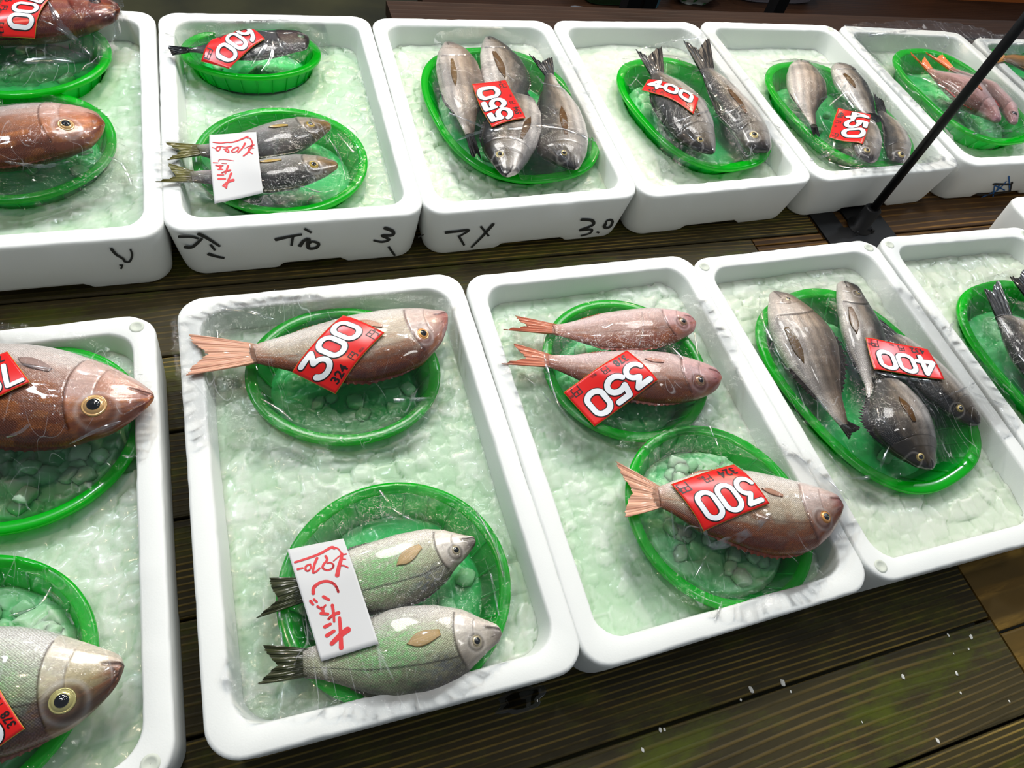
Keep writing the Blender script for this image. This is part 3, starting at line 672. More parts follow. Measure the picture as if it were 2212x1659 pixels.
def make_fish(key, name, label, cat, group, sp, A, B, eye, er, tail, z=.098, zs=None, zt=None, pec=None, dors=.0045, gill=.74, mouth=(.0, .085), shrink=1., ns=None, nsec=None, eyez=.45, iris=None, finB=(.22, .72)):
    """A, B: edge lines from snout to tail root (A belly side, B back side)"""
    big = key[0] == 'F'; ns = ns or (210 if big else 140); ntop = nsec or (110 if big else 64); nbot = 22
    S = dict(SP[sp]); zs = z if zs is None else zs; zt = z if zt is None else zt
    if iris: S['iris'] = iris
    sn = .5*(P(*A[0], zs)+P(*B[0], zs)); tb_ = .5*(P(*A[-1], zt)+P(*B[-1], zt)); Ln = np.linalg.norm((sn-tb_)[:2])
    ex = (sn-tb_)[:2]/Ln; ey = np.array([-ex[1], ex[0]])
    def zc(s): return zt+(z-zt)*sstep(0, .35*Ln, s)+(zs-z)*sstep(.6*Ln, Ln, s)
    def loc(pts):
        q = PL(pts, z)[:, :2]
        for _ in range(3):
            s = (q-tb_[:2])@ex; q = PL(pts, zc(s))[:, :2]
        return np.c_[(q-tb_[:2])@ex, (q-tb_[:2])@ey]
    a, b = loc(A), loc(B)
    sg = 1. if b[:, 1].mean() > a[:, 1].mean() else -1.       # +ey side is the back when sg=1
    def prof(q):
        q = q[np.argsort(q[:, 0])]; s = np.linspace(0, Ln, 400); v = np.interp(s, q[:, 0], q[:, 1]*sg); return s, smooth_arr(v, 60)
    s0, pa = prof(a); s0, pb = prof(b)
    # keep a fish-like width everywhere, correct for seeing a thick body slantwise
    mid = (tb_+sn)/2; vd = mid-CAM; el = math.atan2(-vd[2], np.linalg.norm(vd[:2])); vh = vd[:2]/np.linalg.norm(vd[:2])
    fac = math.sqrt(1+(S['k']*abs(float(ey@vh))/math.tan(el))**2)
    half = np.maximum((pb-pa)/2, .004)/fac*shrink; cen = (pa+pb)/2
    hm = half.max()
    # stations, denser at the snout, closing caps
    t = np.linspace(0, 1, ns); st = Ln*(1-(1-t)**1.25)
    hf = np.interp(st, s0, half); cf = np.interp(st, s0, cen)
    e_ = hf[-1]*.8
    nose = np.clip((Ln-st)/e_, 0, 1); hf = hf*np.sqrt(np.clip(1-(1-nose)**2, .02, 1))
    u = st/Ln
    kk = S['k']*(.78+.34*np.sin(np.pi*np.clip((u-.1)/.95, 0, 1)))
    tk = np.maximum(hf*kk, np.minimum(.0035, hf*.8))
    tk = smooth_arr(tk, 6)*np.where(u > .97, 1, 1)
    th = np.r_[np.linspace(0, np.pi, ntop, endpoint=False), np.linspace(np.pi, 2*np.pi, nbot, endpoint=False)]; nsec = ntop+nbot; ct, stn = np.cos(th), np.sin(th)
    Sg, TH = np.meshgrid(st, th, indexing='ij')
    v = ct[None, :]*np.ones((ns, 1)); zz_ = np.sign(stn)*np.abs(stn)**.88
    y = cf[:, None]+hf[:, None]*v; zr_ = tk[:, None]*zz_[None, :]
    uu = u[:, None]+0*v
    sx = seed = hash_(label)
    n1 = vnoise(uu*Ln, v*hm*2, 260, seed); n2 = vnoise(uu*Ln, v*hm*2, 70, seed+1); n3 = vnoise(uu*Ln, v*hm*2, 600, seed+2)
    # gill cover, cheek and mouth lines
    og = gill+.055*(1-v**2)*0-.05*(1-(v+.15)**2); op = gill+.10-.045*(1-(v+.1)**2)
    d_op = uu-og; d_pr = uu-op
    headm = sstep(-.006, .006, d_op)
    line_op = np.exp(-(d_op/.0055)**2)*(np.abs(v) < .82); line_pr = np.exp(-(d_pr/.004)**2)*(v < .45)*(v > -.75)
    mv = -.30+(1-uu)*1.2*0; dm = (v-(-.38))*hf[:, None]; line_mo = np.exp(-(dm/.0013)**2)*sstep(1-mouth[1]-.01, 1-mouth[1]+.01, uu)
    topm = (zz_[None, :] > 0)
    zr_ = zr_+topm*(headm*.0014*sstep(.95, .7, np.abs(v))-.0012*line_op-.0005*line_pr-.0012*line_mo)
    zr_ = zr_*(1+.03*(n2-.5))
    # colour
    c = lambda k: lin(S[k])
    tt = sstep(-.85, .15, v+.22*(n2-.5)); t2 = sstep(S.get('d0', -.05), S.get('d0', -.05)+.8, v+.34*(n2-.5)+.16*(n1-.5))
    col = c('belly')[None, None]*(1-tt[..., None])+c('mid')*tt[..., None]; col = col*(1-t2[..., None])+c('dorsal')*t2[..., None]
    hd = c('head')*(1-.65*t2[..., None])+c('dorsal')*.65*t2[..., None]; hd = hd*(.6+.4*tt[..., None])+c('belly')*.4*(1-tt[..., None])
    hmx = (headm*.8)[..., None]; col = col*(1-hmx)+hd*hmx
    pl = (sstep(-.004, .004, d_op)*sstep(.006, -.006, d_pr)*sstep(.45, .0, v)*S.get('plate', .45))[..., None]; col = col*(1-pl)+(c('belly')*.75+c('head')*.25)*pl
    sm = (sstep(.88, .99, uu+.03*(n2-.5))*.85*sstep(-.9, -.3, v))[..., None]; col = col*(1-sm)+c('snout')*sm
    tm = (sstep(.10, .0, uu)*.6)[..., None]; col = col*(1-tm)+(.5*c('tail')+.5*c('dorsal'))*tm
    if S.get('stripes'):
        sw = (.5+.5*np.sin((y/.0026)*1.0+1.2*np.sin(uu*5)))**1.5*(.4+.9*n1); col = col*(1-.42*np.clip(sw*(1-headm)*(np.abs(v) < .9), 0, 1)[..., None])
        bars = sstep(.5, .7, vnoise(uu*9, v*.5, 1, seed+4))*.30; col = col*(1-bars[..., None]*(1-headm[..., None]))
    if S.get('gold'):
        q = (S['gold']*sstep(.45, .75, n2)*sstep(-.2, .4, v)*(.5+.8*n3))[..., None]; col = col*(1-q)+lin((206, 120, 40))*q
    if S.get('iri'):
        im = S['iri']*np.exp(-((uu-.40)/.20)**2)*np.exp(-((v-.05)/.55)**2)*(.25+1.1*n3*n1*2); im = np.clip(im, 0, .9)[..., None]
        col = col*(1-im)+lin((150, 222, 140))*im
        im = (S['iri']*.5*np.exp(-((uu-.66)/.10)**2)*np.exp(-((v-.55)/.3)**2)*(n1 > .5))[..., None]*.7; col = col*(1-im)+lin((104, 116, 160))*im
    lt = S.get('lat', .33); ll = np.exp(-(((v-(lt-.25*np.sin(np.pi*uu*.9)*0+.12*(uu-.4)))*hm)/.0010)**2)*(1-headm)*(.85 if S.get('iri') else .4)
    dk = np.clip(ll+.75*line_op+.45*line_pr+.8*line_mo, 0, .9)[..., None]; col = col*(1-dk)+c('dorsal')*.35*dk
    col = col*(.86+.28*n3[..., None])*(.90+.2*n1[..., None])
    if eye is not None:
        pe_ = P(*eye, float(zc(np.array(Ln*.88)))+tk.max()*.80); ez = ((pe_-tb_)[:2]@ex, (pe_-tb_)[:2]@ey*sg); rw_ = er*np.linalg.norm(sn-CAM)/FPX; de = np.hypot(Sg-ez[0], y-ez[1])/rw_
        q = (.55*np.exp(-((de-1.12)/.22)**2))[..., None]; col = col*(1-q)+c('dorsal')*.35*q
        q = (.35*np.exp(-((de-1.55)/.18)**2))[..., None]; col = col*(1-q)+c('belly')*q
    # dark nostril spot
    q = (np.exp(-(((uu-.945)*Ln)/.0022)**2-(((v-.30)*hm)/.0022)**2)*.7)[..., None]; col = col*(1-q)+c('dorsal')*.3*q
    # vertices
    x = tb_[0]+ex[0]*Sg+ey[0]*y*sg; yw = tb_[1]+ex[1]*Sg+ey[1]*y*sg; zw = zc(Sg)+zr_
    V = np.stack([x, yw, zw], -1).reshape(-1, 3)
    F = grid_faces(ns, nsec, False, True)
    if sg < 0: F = [f[::-1] for f in F]
    F = [f[::-1] for f in F]
    F += [tuple(range(nsec))[::(1 if sg > 0 else -1)], tuple((ns-1)*nsec+k for k in range(nsec))[::(-1 if sg > 0 else 1)]]
    rt = root_at(name, (mid[0], mid[1], z-tk.max()), label, cat, group)
    under(mesh_obj('body', V, F, M_FISH, col=np.clip(col.reshape(-1, 3), 0, 1), uv=np.stack([Sg, y, np.clip(.72*(1-.92*headm), 0, 1)+0*y], -1).reshape(-1, 3)), rt)
    def height(X, Y):
        dx = np.asarray(X)-tb_[0]; dy = np.asarray(Y)-tb_[1]; s = dx*ex[0]+dy*ex[1]; tt_ = (dx*ey[0]+dy*ey[1])*sg
        h_ = np.interp(s, st, hf); c_ = np.interp(s, st, cf); k_ = np.interp(s, st, tk)
        q = np.clip(1-((tt_-c_)/h_)**2, 0, 1)**.44
        return np.where((s > 0) & (s < Ln) & (np.abs(tt_-c_) < h_), zc(s)+k_*q, -1.)
    FISH.append((key, height))
    def W(s, yy, zz): return np.array([tb_[0]+ex[0]*s+ey[0]*yy*sg, tb_[1]+ex[1]*s+ey[1]*yy*sg, zz])
    # eye: socket ring, golden iris, pupil as sub-part
    if eye is not None:
        pe = P(*eye, z+tk.max()*.7)
        for _ in range(5):
            zt_ = float(height(pe[0], pe[1])); zt_ = zt_ if zt_ > 0 else z; pe = P(*eye, zt_)
        dist = np.linalg.norm(pe-CAM); r = 1.0*er*dist/FPX
        e1 = height(pe[0]+.002, pe[1])-height(pe[0]-.002, pe[1]); e2 = height(pe[0], pe[1]+.002)-height(pe[0], pe[1]-.002)
        n = np.array([-float(e1)/.004, -float(e2)/.004, 1.]); n[:2] = np.clip(n[:2], -1.2, 1.2); n /= np.linalg.norm(n)
        a1 = np.cross(n, [0, 1., 0]); a1 /= np.linalg.norm(a1); a2 = np.cross(n, a1)
        def dome(R_, lo, hi, pr, m_, nm, par):
            V = []; 
            for (rr, hh) in pr:
                for k in range(28):
                    t_ = 2*math.pi*k/28; V.append(pe+R_*rr*(math.cos(t_)*a1+math.sin(t_)*a2)+n*(lo+(hi-lo)*hh))
            F_ = grid_faces(len(pr), 28, False, True)+[tuple((len(pr)-1)*28+k for k in range(28)), tuple(range(28))[::-1]]
            F_ = [f[::-1] for f in F_]
            o = mesh_obj(nm, V, F_, m_); o.parent = par; o.matrix_parent_inverse = Matrix.Translation(-Vector(rt.location)); return o
        ring = [(1.0, -.8), (1.0, .1), (.93, .40), (.86, .45), (.82, .36), (.78, .45), (.66, .72), (.5, .85), (.02, .9)]
        eo = dome(r, 0, r*eyez, ring, m_iris(S['iris']), 'eye', rt)
        po = dome(r, 0, r*eyez, [(.52, .5), (.52, .84), (.47, 1.0), (.32, 1.12), (.02, 1.18)], M_PUPIL, 'pupil', rt)
        po.parent = eo; po.matrix_parent_inverse = Matrix.Identity(4)
    # tail fin
    if tail is not None:
        tA, fk, tB, z1 = tail
        R_a = W(0, cf[0]-hf[0], zt); R_b = W(0, cf[0]+hf[0], zt)
        pA, pF, pB = P(*tA, z1), P(*fk, z1), P(*tB, z1)
        if float((pB-pA)[:2]@ey)*sg < 0: pA, pB = pB, pA
        m, k = 41, 16; V = []; C = []; r_ = random.Random(seed)
        edge = []
        for i in range(m):
            t_ = i/(m-1)
            if t_ < .5: q = (t_/.5); e = pA*(1-q)+pF*q; e = e+(R_a*.5+R_b*.5-e)*(-.06*math.sin(q*math.pi))
            else: q = (t_-.5)/.5; e = pF*(1-q)+pB*q; e = e+(R_a*.5+R_b*.5-e)*(-.06*math.sin(q*math.pi))
            root = W(.006, cf[0]+hf[0]*.92*(2*t_-1), zt)
            edge.append((root, e+(root-e)*r_.uniform(0, .055)))
        tcol = c('tail')
        for sgn in (1, -1):
            for i, (ro, e) in enumerate(edge):
                for j in range(k):
                    q = j/(k-1); p = ro*(1-q)+e*q
                    bow = .10*math.sin(q*math.pi)*(2*i/(m-1)-1)
                    p = p+(R_b-R_a)*bow*.25
                    th_ = (.0016*(1-q)+.0004)+(.0003 if i % 2 else 0); p = p+np.array([0, 0, sgn*th_+.0012*math.sin(i*.8+q*2)*q])
                    V.append(p); st_ = (.72+.45*((i % 2))+.12*r_.random()); C.append(tcol*st_*(1-.25*q*(i % 3 == 0)))
        F = grid_faces(m, k)+[tuple(x_+m*k for x_ in f[::-1]) for f in grid_faces(m, k)]
        b_ = [i*k+k-1 for i in range(m)]; F += [(b_[i], b_[i+1], b_[i+1]+m*k, b_[i]+m*k)[::-1] for i in range(m-1)]
        for i0 in (0, m-1): F += [(i0*k+j, i0*k+j+1, i0*k+j+1+m*k, i0*k+j+m*k) for j in range(k-1)]
        under(mesh_obj('tail_fin', V, F, M_FIN, col=np.clip(np.array(C), 0, 1), smooth=False), rt)
    # pectoral fin lying on the flank : (base px, tip px, half width px)
    if pec is not None:
        bp_, tp_, wd = pec
        def hsurf(X, Y): return np.maximum(height(X, Y), z-.004)
        p0 = P_on(*bp_, hsurf); p1 = P_on(*tp_, hsurf); d = p1-p0; dn = np.linalg.norm(d[:2]); d2 = d[:2]/dn; nrm = np.array([-d2[1], d2[0]])
        wd = wd*np.linalg.norm(p0-CAM)/FPX; m, k = 22, 13; V = []; C = []
        for sgn in (1, 0):
            for i in range(m):
                q = i/(m-1); ww = wd*(.35+.65*math.sin(min(q*1.25, 1)*math.pi/2))*math.sqrt(max(1-q**3.2, .0))+.0003
                for j in range(k):
                    o_ = (2*j/(k-1)-1); xy = p0[:2]+d2*dn*q*(1-.12*o_*o_*q)+nrm*ww*o_
                    h_ = float(hsurf(xy[0], xy[1])); V.append((xy[0], xy[1], h_+.0003+sgn*(.0013+.0004*(j % 2))))
                    C.append(c('pec')*(.92+.16*(j % 2))*(1-.2*abs(o_)))
        F = grid_faces(m, k)+[tuple(x_+m*k for x_ in f[::-1]) for f in grid_faces(m, k)]
        F += [(j, j+1, j+1+m*k, j+m*k) for j in range(k-1)]+[((m-1)*k+j, (m-1)*k+j+1, (m-1)*k+j+1+m*k, (m-1)*k+j+m*k)[::-1] for j in range(k-1)]
        F += [(i*k, (i+1)*k, (i+1)*k+m*k, i*k+m*k)[::-1] for i in range(m-1)]+[(i*k+k-1, (i+1)*k+k-1, (i+1)*k+k-1+m*k, i*k+k-1+m*k) for i in range(m-1)]
        under(mesh_obj('pectoral_fin', V, F, M_FIN, col=np.clip(np.array(C), 0, 1)), rt)
    # dorsal and anal fin: folded spiny strips along the edges
    def strip(nm, u0, u1, side, hgt):
        m = 46; V = []; C = []; r_ = random.Random(seed+int(side*3))
        for i in range(m):
            q = i/(m-1); s = Ln*(u0+(u1-u0)*q); hh = np.interp(s, st, hf); cc = np.interp(s, st, cf); z_ = float(zc(np.array(s)))
            k_ = hgt*math.sin(math.pi*min(max(q, .02), .98))**.5*(1.0 if i % 3 == 0 else .62)*r_.uniform(.8, 1.1)
            y0 = cc+side*(hh-.003); y1 = cc+side*(hh+k_)
            V += [W(s, y0, z_+.0018), W(s-k_*.5, y1, z_+.0005), W(s-k_*.5, y1, z_-.0005), W(s, y0, z_-.0018)]
            C += [c('fin')*(1.2 if i % 3 == 0 else .8)]*4
        F = grid_faces(m, 4, False, True)+[(0, 1, 2, 3), (4*m-1, 4*m-2, 4*m-3, 4*m-4)]
        under(mesh_obj(nm, V, F, M_FIN, col=np.clip(np.array(C), 0, 1), smooth=False), rt)
    if dors: strip('dorsal_fin', finB[0], finB[1], 1, dors); strip('anal_fin', .18, .42, -1, dors*.7)
    return rt

G = 'fish in the green baskets'
make_fish('F1a', 'sea_bream', 'pink sea bream under the 300 sticker, its orange tail over the left box rim', 'fish', 'pink snappers in round baskets', 'tai',
 [(966,674),(958,671),(898,666),(835,670),(756,683),(677,704),(613,725),(550,744)], [(968,690),(968,704),(957,739),(936,765),(914,790),(866,812),(803,828),(756,828),(677,815),(613,799),(550,785)],
 (913,722), 14, ((404,722),(447,766),(401,812),.106), z=.1, zt=.104, pec=((826,706),(776,694),9), gill=.80)
make_fish('F1b', 'surfperch', 'upper silver-green surfperch under the 970 note, its head above the other', 'fish', 'surfperch under the 970 note', 'perch',
 [(1027,1160),(997,1155),(957,1145),(917,1143),(857,1155),(798,1173),(758,1187),(698,1219),(645,1252)], [(1028,1175),(1009,1203),(985,1227),(965,1259),(917,1294),(857,1312),(798,1326),(718,1320),(655,1302)],
 (984,1189), 12, ((580,1249),(600,1296),(551,1337),.098), z=.094, pec=((908,1180),(856,1222),15), gill=.80)
make_fish('F1b', 'surfperch', 'lower silver-green surfperch under the 970 note, nearest the box front', 'fish', 'surfperch under the 970 note', 'perch',
 [(1082,1352),(1036,1334),(997,1316),(937,1307),(877,1310),(838,1318),(798,1338),(758,1362),(702,1388),(655,1402)], [(1084,1382),(1056,1406),(1025,1438),(997,1466),(957,1485),(917,1497),(857,1507),(798,1501),(738,1481),(698,1469),(655,1465)],
 (1029,1385), 13, ((566,1394),(598,1438),(554,1480),.1), z=.096, pec=((950,1366),(878,1392),16), gill=.79)
make_fish('F2a', 'sea_bream', 'upper slender pink sea bream of the two priced 350', 'fish', 'pink snappers in round baskets', 'pinktai',
 [(1498,683),(1474,674),(1448,669),(1405,666),(1362,669),(1304,676),(1260,688),(1217,699),(1195,701)], [(1505,712),(1489,725),(1463,741),(1419,753),(1362,756),(1304,754),(1260,742),(1231,732),(1196,723)],
 (1474,695), 11, ((1112,683),(1141,705),(1085,713),.1), z=.095, gill=.80)
make_fish('F2a', 'sea_bream', 'lower pink sea bream lying under the 350 price sticker', 'fish', 'pink snappers in round baskets', 'pinktai',
 [(1556,800),(1521,784),(1477,771),(1434,762),(1362,757),(1289,761),(1231,767),(1184,766)], [(1558,832),(1541,850),(1506,866),(1463,875),(1419,876),(1362,867),(1289,842),(1246,819),(1203,800),(1184,793)],
 (1511,822), 13, ((1108,742),(1137,774),(1080,787),.101), z=.098, pec=((1434,782),(1392,776),6), gill=.79)
make_fish('F2b', 'sea_bream', 'pink sea bream over ice in the nearest basket, head on the right box rim', 'fish', 'pink snappers in round baskets', 'tai',
 [(1818,1082),(1804,1066),(1764,1052),(1728,1043),(1674,1030),(1620,1019),(1565,1014),(1511,1019),(1457,1037),(1421,1052)], [(1821,1105),(1812,1128),(1795,1156),(1764,1186),(1728,1201),(1674,1204),(1620,1191),(1565,1169),(1511,1149),(1475,1124),(1450,1108),(1423,1095)],
 (1782,1117), 13, ((1328,996),(1366,1061),(1348,1119),.104), z=.106, zs=.115, pec=((1690,1072),(1644,1056),7), gill=.79)
make_fish('F3', 'black_bream', 'leftmost grey bream of the 400 basket in front, head up, brown fin showing', 'fish', 'grey bream in the oval baskets', 'lightbream',
 [(1661,634),(1656,668),(1658,702),(1675,749),(1702,796),(1739,835),(1769,868),(1793,898),(1815,922)], [(1672,628),(1712,640),(1746,665),(1776,692),(1800,722),(1813,756),(1817,796),(1817,834),(1820,861),(1828,891),(1832,915)],
 (1702,647), 7, ((1834,950),(1840,936),(1860,925),.09), z=.094, pec=((1697,708),(1736,786),9), gill=.80, dors=.014)
make_fish('F3', 'black_bream', 'middle grey bream of the 400 basket in front, head up beside the leftmost one', 'fish', 'grey bream in the oval baskets', 'bream',
 [(1806,614),(1805,640),(1808,668),(1816,715),(1830,756),(1850,795),(1868,835),(1872,862)], [(1824,602),(1857,624),(1874,655),(1891,682),(1908,715),(1918,752),(1920,795),(1912,835),(1902,862)],
 (1853,633), 6, ((1868,905),(1880,885),(1900,905),.082), z=.092, pec=((1836,664),(1850,722),8), gill=.80, dors=.007)
make_fish('F3', 'black_bream', 'right dark bream of the 400 basket in front, head to the lower right', 'fish', 'grey bream in the oval baskets', 'bream',
 [(2119,912),(2117,896),(2107,875),(2088,846),(2061,815),(2032,786),(2003,758),(1965,730),(1931,717)], [(2106,924),(2085,917),(2064,908),(2036,894),(2003,872),(1975,844),(1950,812),(1926,776),(1911,745)],
 (2073,882), 8, ((1900,690),(1895,712),(1888,722),.09), z=.094, gill=.80, dors=.006)
make_fish('F3', 'black_bream', 'lower dark bream of the 400 basket in front, head down beyond the green rim', 'fish', 'grey bream in the oval baskets', 'bream',
 [(2022,1012),(2025,962),(2019,928),(2006,891),(1986,862),(1960,834),(1931,815)], [(2000,1019),(1976,1008),(1955,996),(1931,982),(1908,965),(1886,945),(1870,918),(1868,888),(1876,858),(1886,830)],
 (1987,987), 9, ((1893,770),(1900,790),(1872,796),.088), z=.103, pec=((1974,912),(1940,858),9), gill=.74, dors=.012)
make_fish('F4', 'black_bream', 'black-tailed bream at the right edge, the left one of its basket', 'fish', 'grey bream in the oval baskets', 'bream',
 [(2372,945),(2362,890),(2330,800),(2290,745),(2240,704),(2200,686),(2172,680)], [(2340,955),(2300,930),(2245,865),(2205,808),(2178,770),(2160,730),(2150,692)],
 None, 8, ((2156,604),(2142,630),(2124,624),.11), z=.098, zt=.103, gill=.8)
make_fish('F4', 'black_bream', 'second black-tailed bream at the right edge, mostly cut off', 'fish', 'grey bream in the oval baskets', 'bream',
 [(2450,850),(2430,800),(2390,730),(2340,680),(2290,655),(2245,645)], [(2420,860),(2380,840),(2330,790),(2280,740),(2250,700),(2225,660)],
 None, 8, ((2214,577),(2200,602),(2180,598),.11), z=.098, zt=.103, gill=.8)
make_fish('F0a', 'sea_bream', 'big brown snapper head at the left edge over the box rim, golden eye', 'fish', 'large snappers at the left edge', 'bigbrown',
 [(332,848),(304,825),(269,806),(246,793),(203,777),(159,763),(116,753),(58,746),(0,744),(-80,748),(-180,770),(-260,800)], [(334,866),(304,893),(275,916),(246,934),(226,943),(174,958),(130,970),(58,974),(0,969),(-80,958),(-180,930),(-260,895)],
 (204,877), 22, ((-360,760),(-320,850),(-370,930),.1), z=.106, zs=.116, pec=((110,800),(40,775),12), gill=.74, ns=240, nsec=130)
make_fish('F0b', 'sea_bream', 'pale iridescent snapper head in the bottom left corner, mouth to the right', 'fish', 'large snappers at the left edge', 'palesnap',
 [(268,1428),(262,1416),(243,1407),(202,1393),(152,1376),(101,1361),(51,1354),(0,1353),(-80,1360),(-180,1390),(-260,1430)], [(269,1444),(262,1466),(246,1490),(219,1520),(189,1548),(152,1577),(118,1594),(67,1617),(17,1637),(-60,1650),(-160,1640),(-260,1600)],
 (135,1514), 21, ((-360,1420),(-320,1510),(-370,1600),.1), z=.104, zs=.108, gill=.72, ns=240, nsec=130)
make_fish('B0a', 'rockfish', 'reddish brown fish under the 700 price sticker at the top left', 'fish', 'large snappers at the left edge', 'redbrown',
 [(258,14),(246,2),(220,-8),(180,-14),(120,-18),(60,-18),(0,-14),(-80,0),(-150,20)], [(261,28),(254,44),(239,54),(217,64),(188,74),(159,83),(116,91),(72,95),(0,100),(-80,92),(-150,75)],
 (205,3), 9, ((-220,0),(-200,48),(-225,100),.1), z=.112, zs=.122, gill=.78)
make_fish('B0b', 'sea_bream', 'brown snapper with pale eye ring in the back row, far left, no sticker', 'fish', 'large snappers at the left edge', 'bigbrown',
 [(226,259),(212,243),(193,235),(166,229),(116,225),(58,228),(0,235),(-60,243),(-120,255),(-190,280)], [(228,275),(224,288),(208,308),(193,322),(147,340),(96,354),(39,368),(0,372),(-60,368),(-120,352),(-190,320)],
 (143,271), 13, ((-250,250),(-225,300),(-255,350),.098), z=.106, gill=.72)
make_fish('B1a', 'filefish', 'black fish with brown head under the 600 price sticker', 'fish', 'dark fish of the back row', 'black',
 [(664,70),(630,66),(600,66),(547,68),(504,75),(457,90),(420,103),(404,106)], [(671,100),(665,108),(645,112),(600,124),(560,130),(511,130),(457,120),(421,112),(404,111)],
 (650,79), 7, ((364,100),(368,110),(374,120),.114), z=.116, zt=.116, gill=.78, dors=.002)
make_fish('B1b', 'greenling', 'upper dark fish under the handwritten 1020 note', 'fish', 'dark fish of the back row', 'dark',
 [(715,266),(706,262),(674,256),(637,255),(601,261),(561,273),(511,289),(457,309),(428,313)], [(716,280),(706,290),(692,302),(666,320),(641,333),(583,342),(511,345),(457,344),(428,335)],
 (670,270), 9, ((357,309),(392,327),(360,347),.107), z=.096, zt=.104, pec=((622,272),(580,276),5), gill=.80, dors=.003)
make_fish('B1b', 'greenling', 'lower dark fish under the handwritten 1020 note, golden head', 'fish', 'dark fish of the back row', 'dark',
 [(729,350),(692,338),(637,334),(583,342),(547,348),(493,360),(449,367),(413,370)], [(731,364),(706,382),(674,396),(637,409),(583,416),(547,414),(493,403),(449,398),(413,395)],
 (677,357), 10, ((361,353),(381,382),(333,394),.107), z=.098, zt=.104, pec=((608,346),(560,352),5), gill=.80, dors=.003)
make_fish('B2', 'black_bream', 'left pale bream of the 550 basket, head up', 'fish', 'grey bream in the oval baskets', 'lightbream',
 [(958,94),(946,113),(940,146),(948,186),(960,219),(979,242),(992,265),(1005,292)], [(968,90),(986,97),(1012,113),(1032,139),(1043,169),(1043,206),(1031,245),(1024,292)],
 None, 6, ((1020,345),(1030,330),(1040,345),.082), z=.098, pec=((976,128),(984,188),6), gill=.80, dors=.006)
make_fish('B2', 'black_bream', 'upper middle bream of the 550 basket, head up above the sticker', 'fish', 'grey bream in the oval baskets', 'bream',
 [(1046,84),(1040,97),(1036,119),(1038,153),(1045,182),(1058,212),(1070,235)], [(1058,78),(1075,88),(1099,106),(1126,133),(1141,159),(1145,186),(1132,212),(1110,238)],
 None, 6, ((1075,262),(1088,250),(1105,262),.09), z=.1, pec=((1066,112),(1092,172),8), gill=.80, dors=.004)
make_fish('B2', 'black_bream', 'lower middle bream of the 550 basket, white throat, head down', 'fish', 'grey bream in the oval baskets', 'bream',
 [(1098,382),(1116,377),(1140,350),(1159,318),(1170,282),(1168,245),(1154,216),(1130,202)], [(1086,380),(1076,369),(1060,348),(1045,328),(1038,302),(1044,272),(1062,245),(1085,216)],
 (1080,334), 9, ((1088,186),(1104,196),(1128,186),.09), z=.112, pec=((1126,300),(1146,254),8), gill=.72, dors=.005)
make_fish('B2', 'black_bream', 'right dark bream of the 550 basket, black tail up, head down', 'fish', 'grey bream in the oval baskets', 'bream',
 [(1249,366),(1257,355),(1268,335),(1272,305),(1265,272),(1252,239),(1229,206),(1207,182),(1195,159)], [(1236,367),(1209,357),(1180,342),(1160,328),(1156,302),(1160,268),(1162,232),(1170,199),(1177,163)],
 (1218,331), 8, ((1142,117),(1168,134),(1193,123),.108), z=.102, zt=.1, pec=((1222,292),(1212,230),9), gill=.76, dors=.005)
make_fish('B3', 'black_bream', 'left bream of the back row 400 pair, lying under the sticker', 'fish', 'grey bream in the oval baskets', 'bream',
 [(1546,330),(1548,315),(1548,298),(1544,266),(1528,229),(1506,204),(1478,182),(1440,163),(1428,154)], [(1535,334),(1515,329),(1487,317),(1456,298),(1434,273),(1415,248),(1401,219),(1398,190),(1404,164)],
 (1512,302), 8, ((1373,107),(1398,122),(1429,99),.118), z=.102, zt=.108, pec=((1510,252),(1484,206),7), gill=.77, dors=.004)
make_fish('B3', 'black_bream', 'right bream of the back row 400 pair, black tail over the far rim', 'fish', 'grey bream in the oval baskets', 'bream',
 [(1668,325),(1670,312),(1666,290),(1651,258),(1628,229),(1603,201),(1578,176),(1550,157),(1535,144)], [(1655,330),(1632,329),(1604,320),(1591,301),(1571,273),(1547,249),(1534,219),(1521,188),(1513,160)],
 (1628,292), 9, ((1475,87),(1508,107),(1531,80),.122), z=.1, zt=.112, pec=((1612,246),(1570,186),7), gill=.77, dors=.004)
make_fish('B4', 'black_bream', 'left bream of the 450 basket with its striped back arched', 'fish', 'grey bream in the oval baskets', 'lightbream',
 [(1716,131),(1703,142),(1697,160),(1698,180),(1705,203),(1724,230),(1740,252),(1752,272)], [(1730,130),(1750,137),(1769,159),(1785,186),(1787,209),(1770,228),(1762,245),(1764,272)],
 None, 6, ((1758,298),(1763,288),(1771,296),.086), z=.102, gill=.98, dors=.003)
make_fish('B4', 'black_bream', 'middle bream of the 450 basket, head up above the sticker', 'fish', 'grey bream in the oval baskets', 'bream',
 [(1795,139),(1790,150),(1797,179),(1816,203),(1842,228),(1868,252)], [(1806,136),(1824,139),(1851,155),(1878,189),(1891,216),(1894,246)],
 None, 6, ((1890,275),(1885,266),(1905,262),.09), z=.103, gill=.82, pec=((1822,160),(1848,192),5), dors=.003)
make_fish('B4', 'black_bream', 'lower bream of the 450 basket beside the sticker, white throat', 'fish', 'grey bream in the oval baskets', 'bream',
 [(1894,350),(1901,340),(1907,311),(1901,284),(1890,263),(1875,250)], [(1882,354),(1865,346),(1848,333),(1838,318),(1840,290),(1850,267)],
 (1872,325), 6, ((1846,238),(1858,248),(1868,236),.1), z=.108, gill=.72, dors=.003)
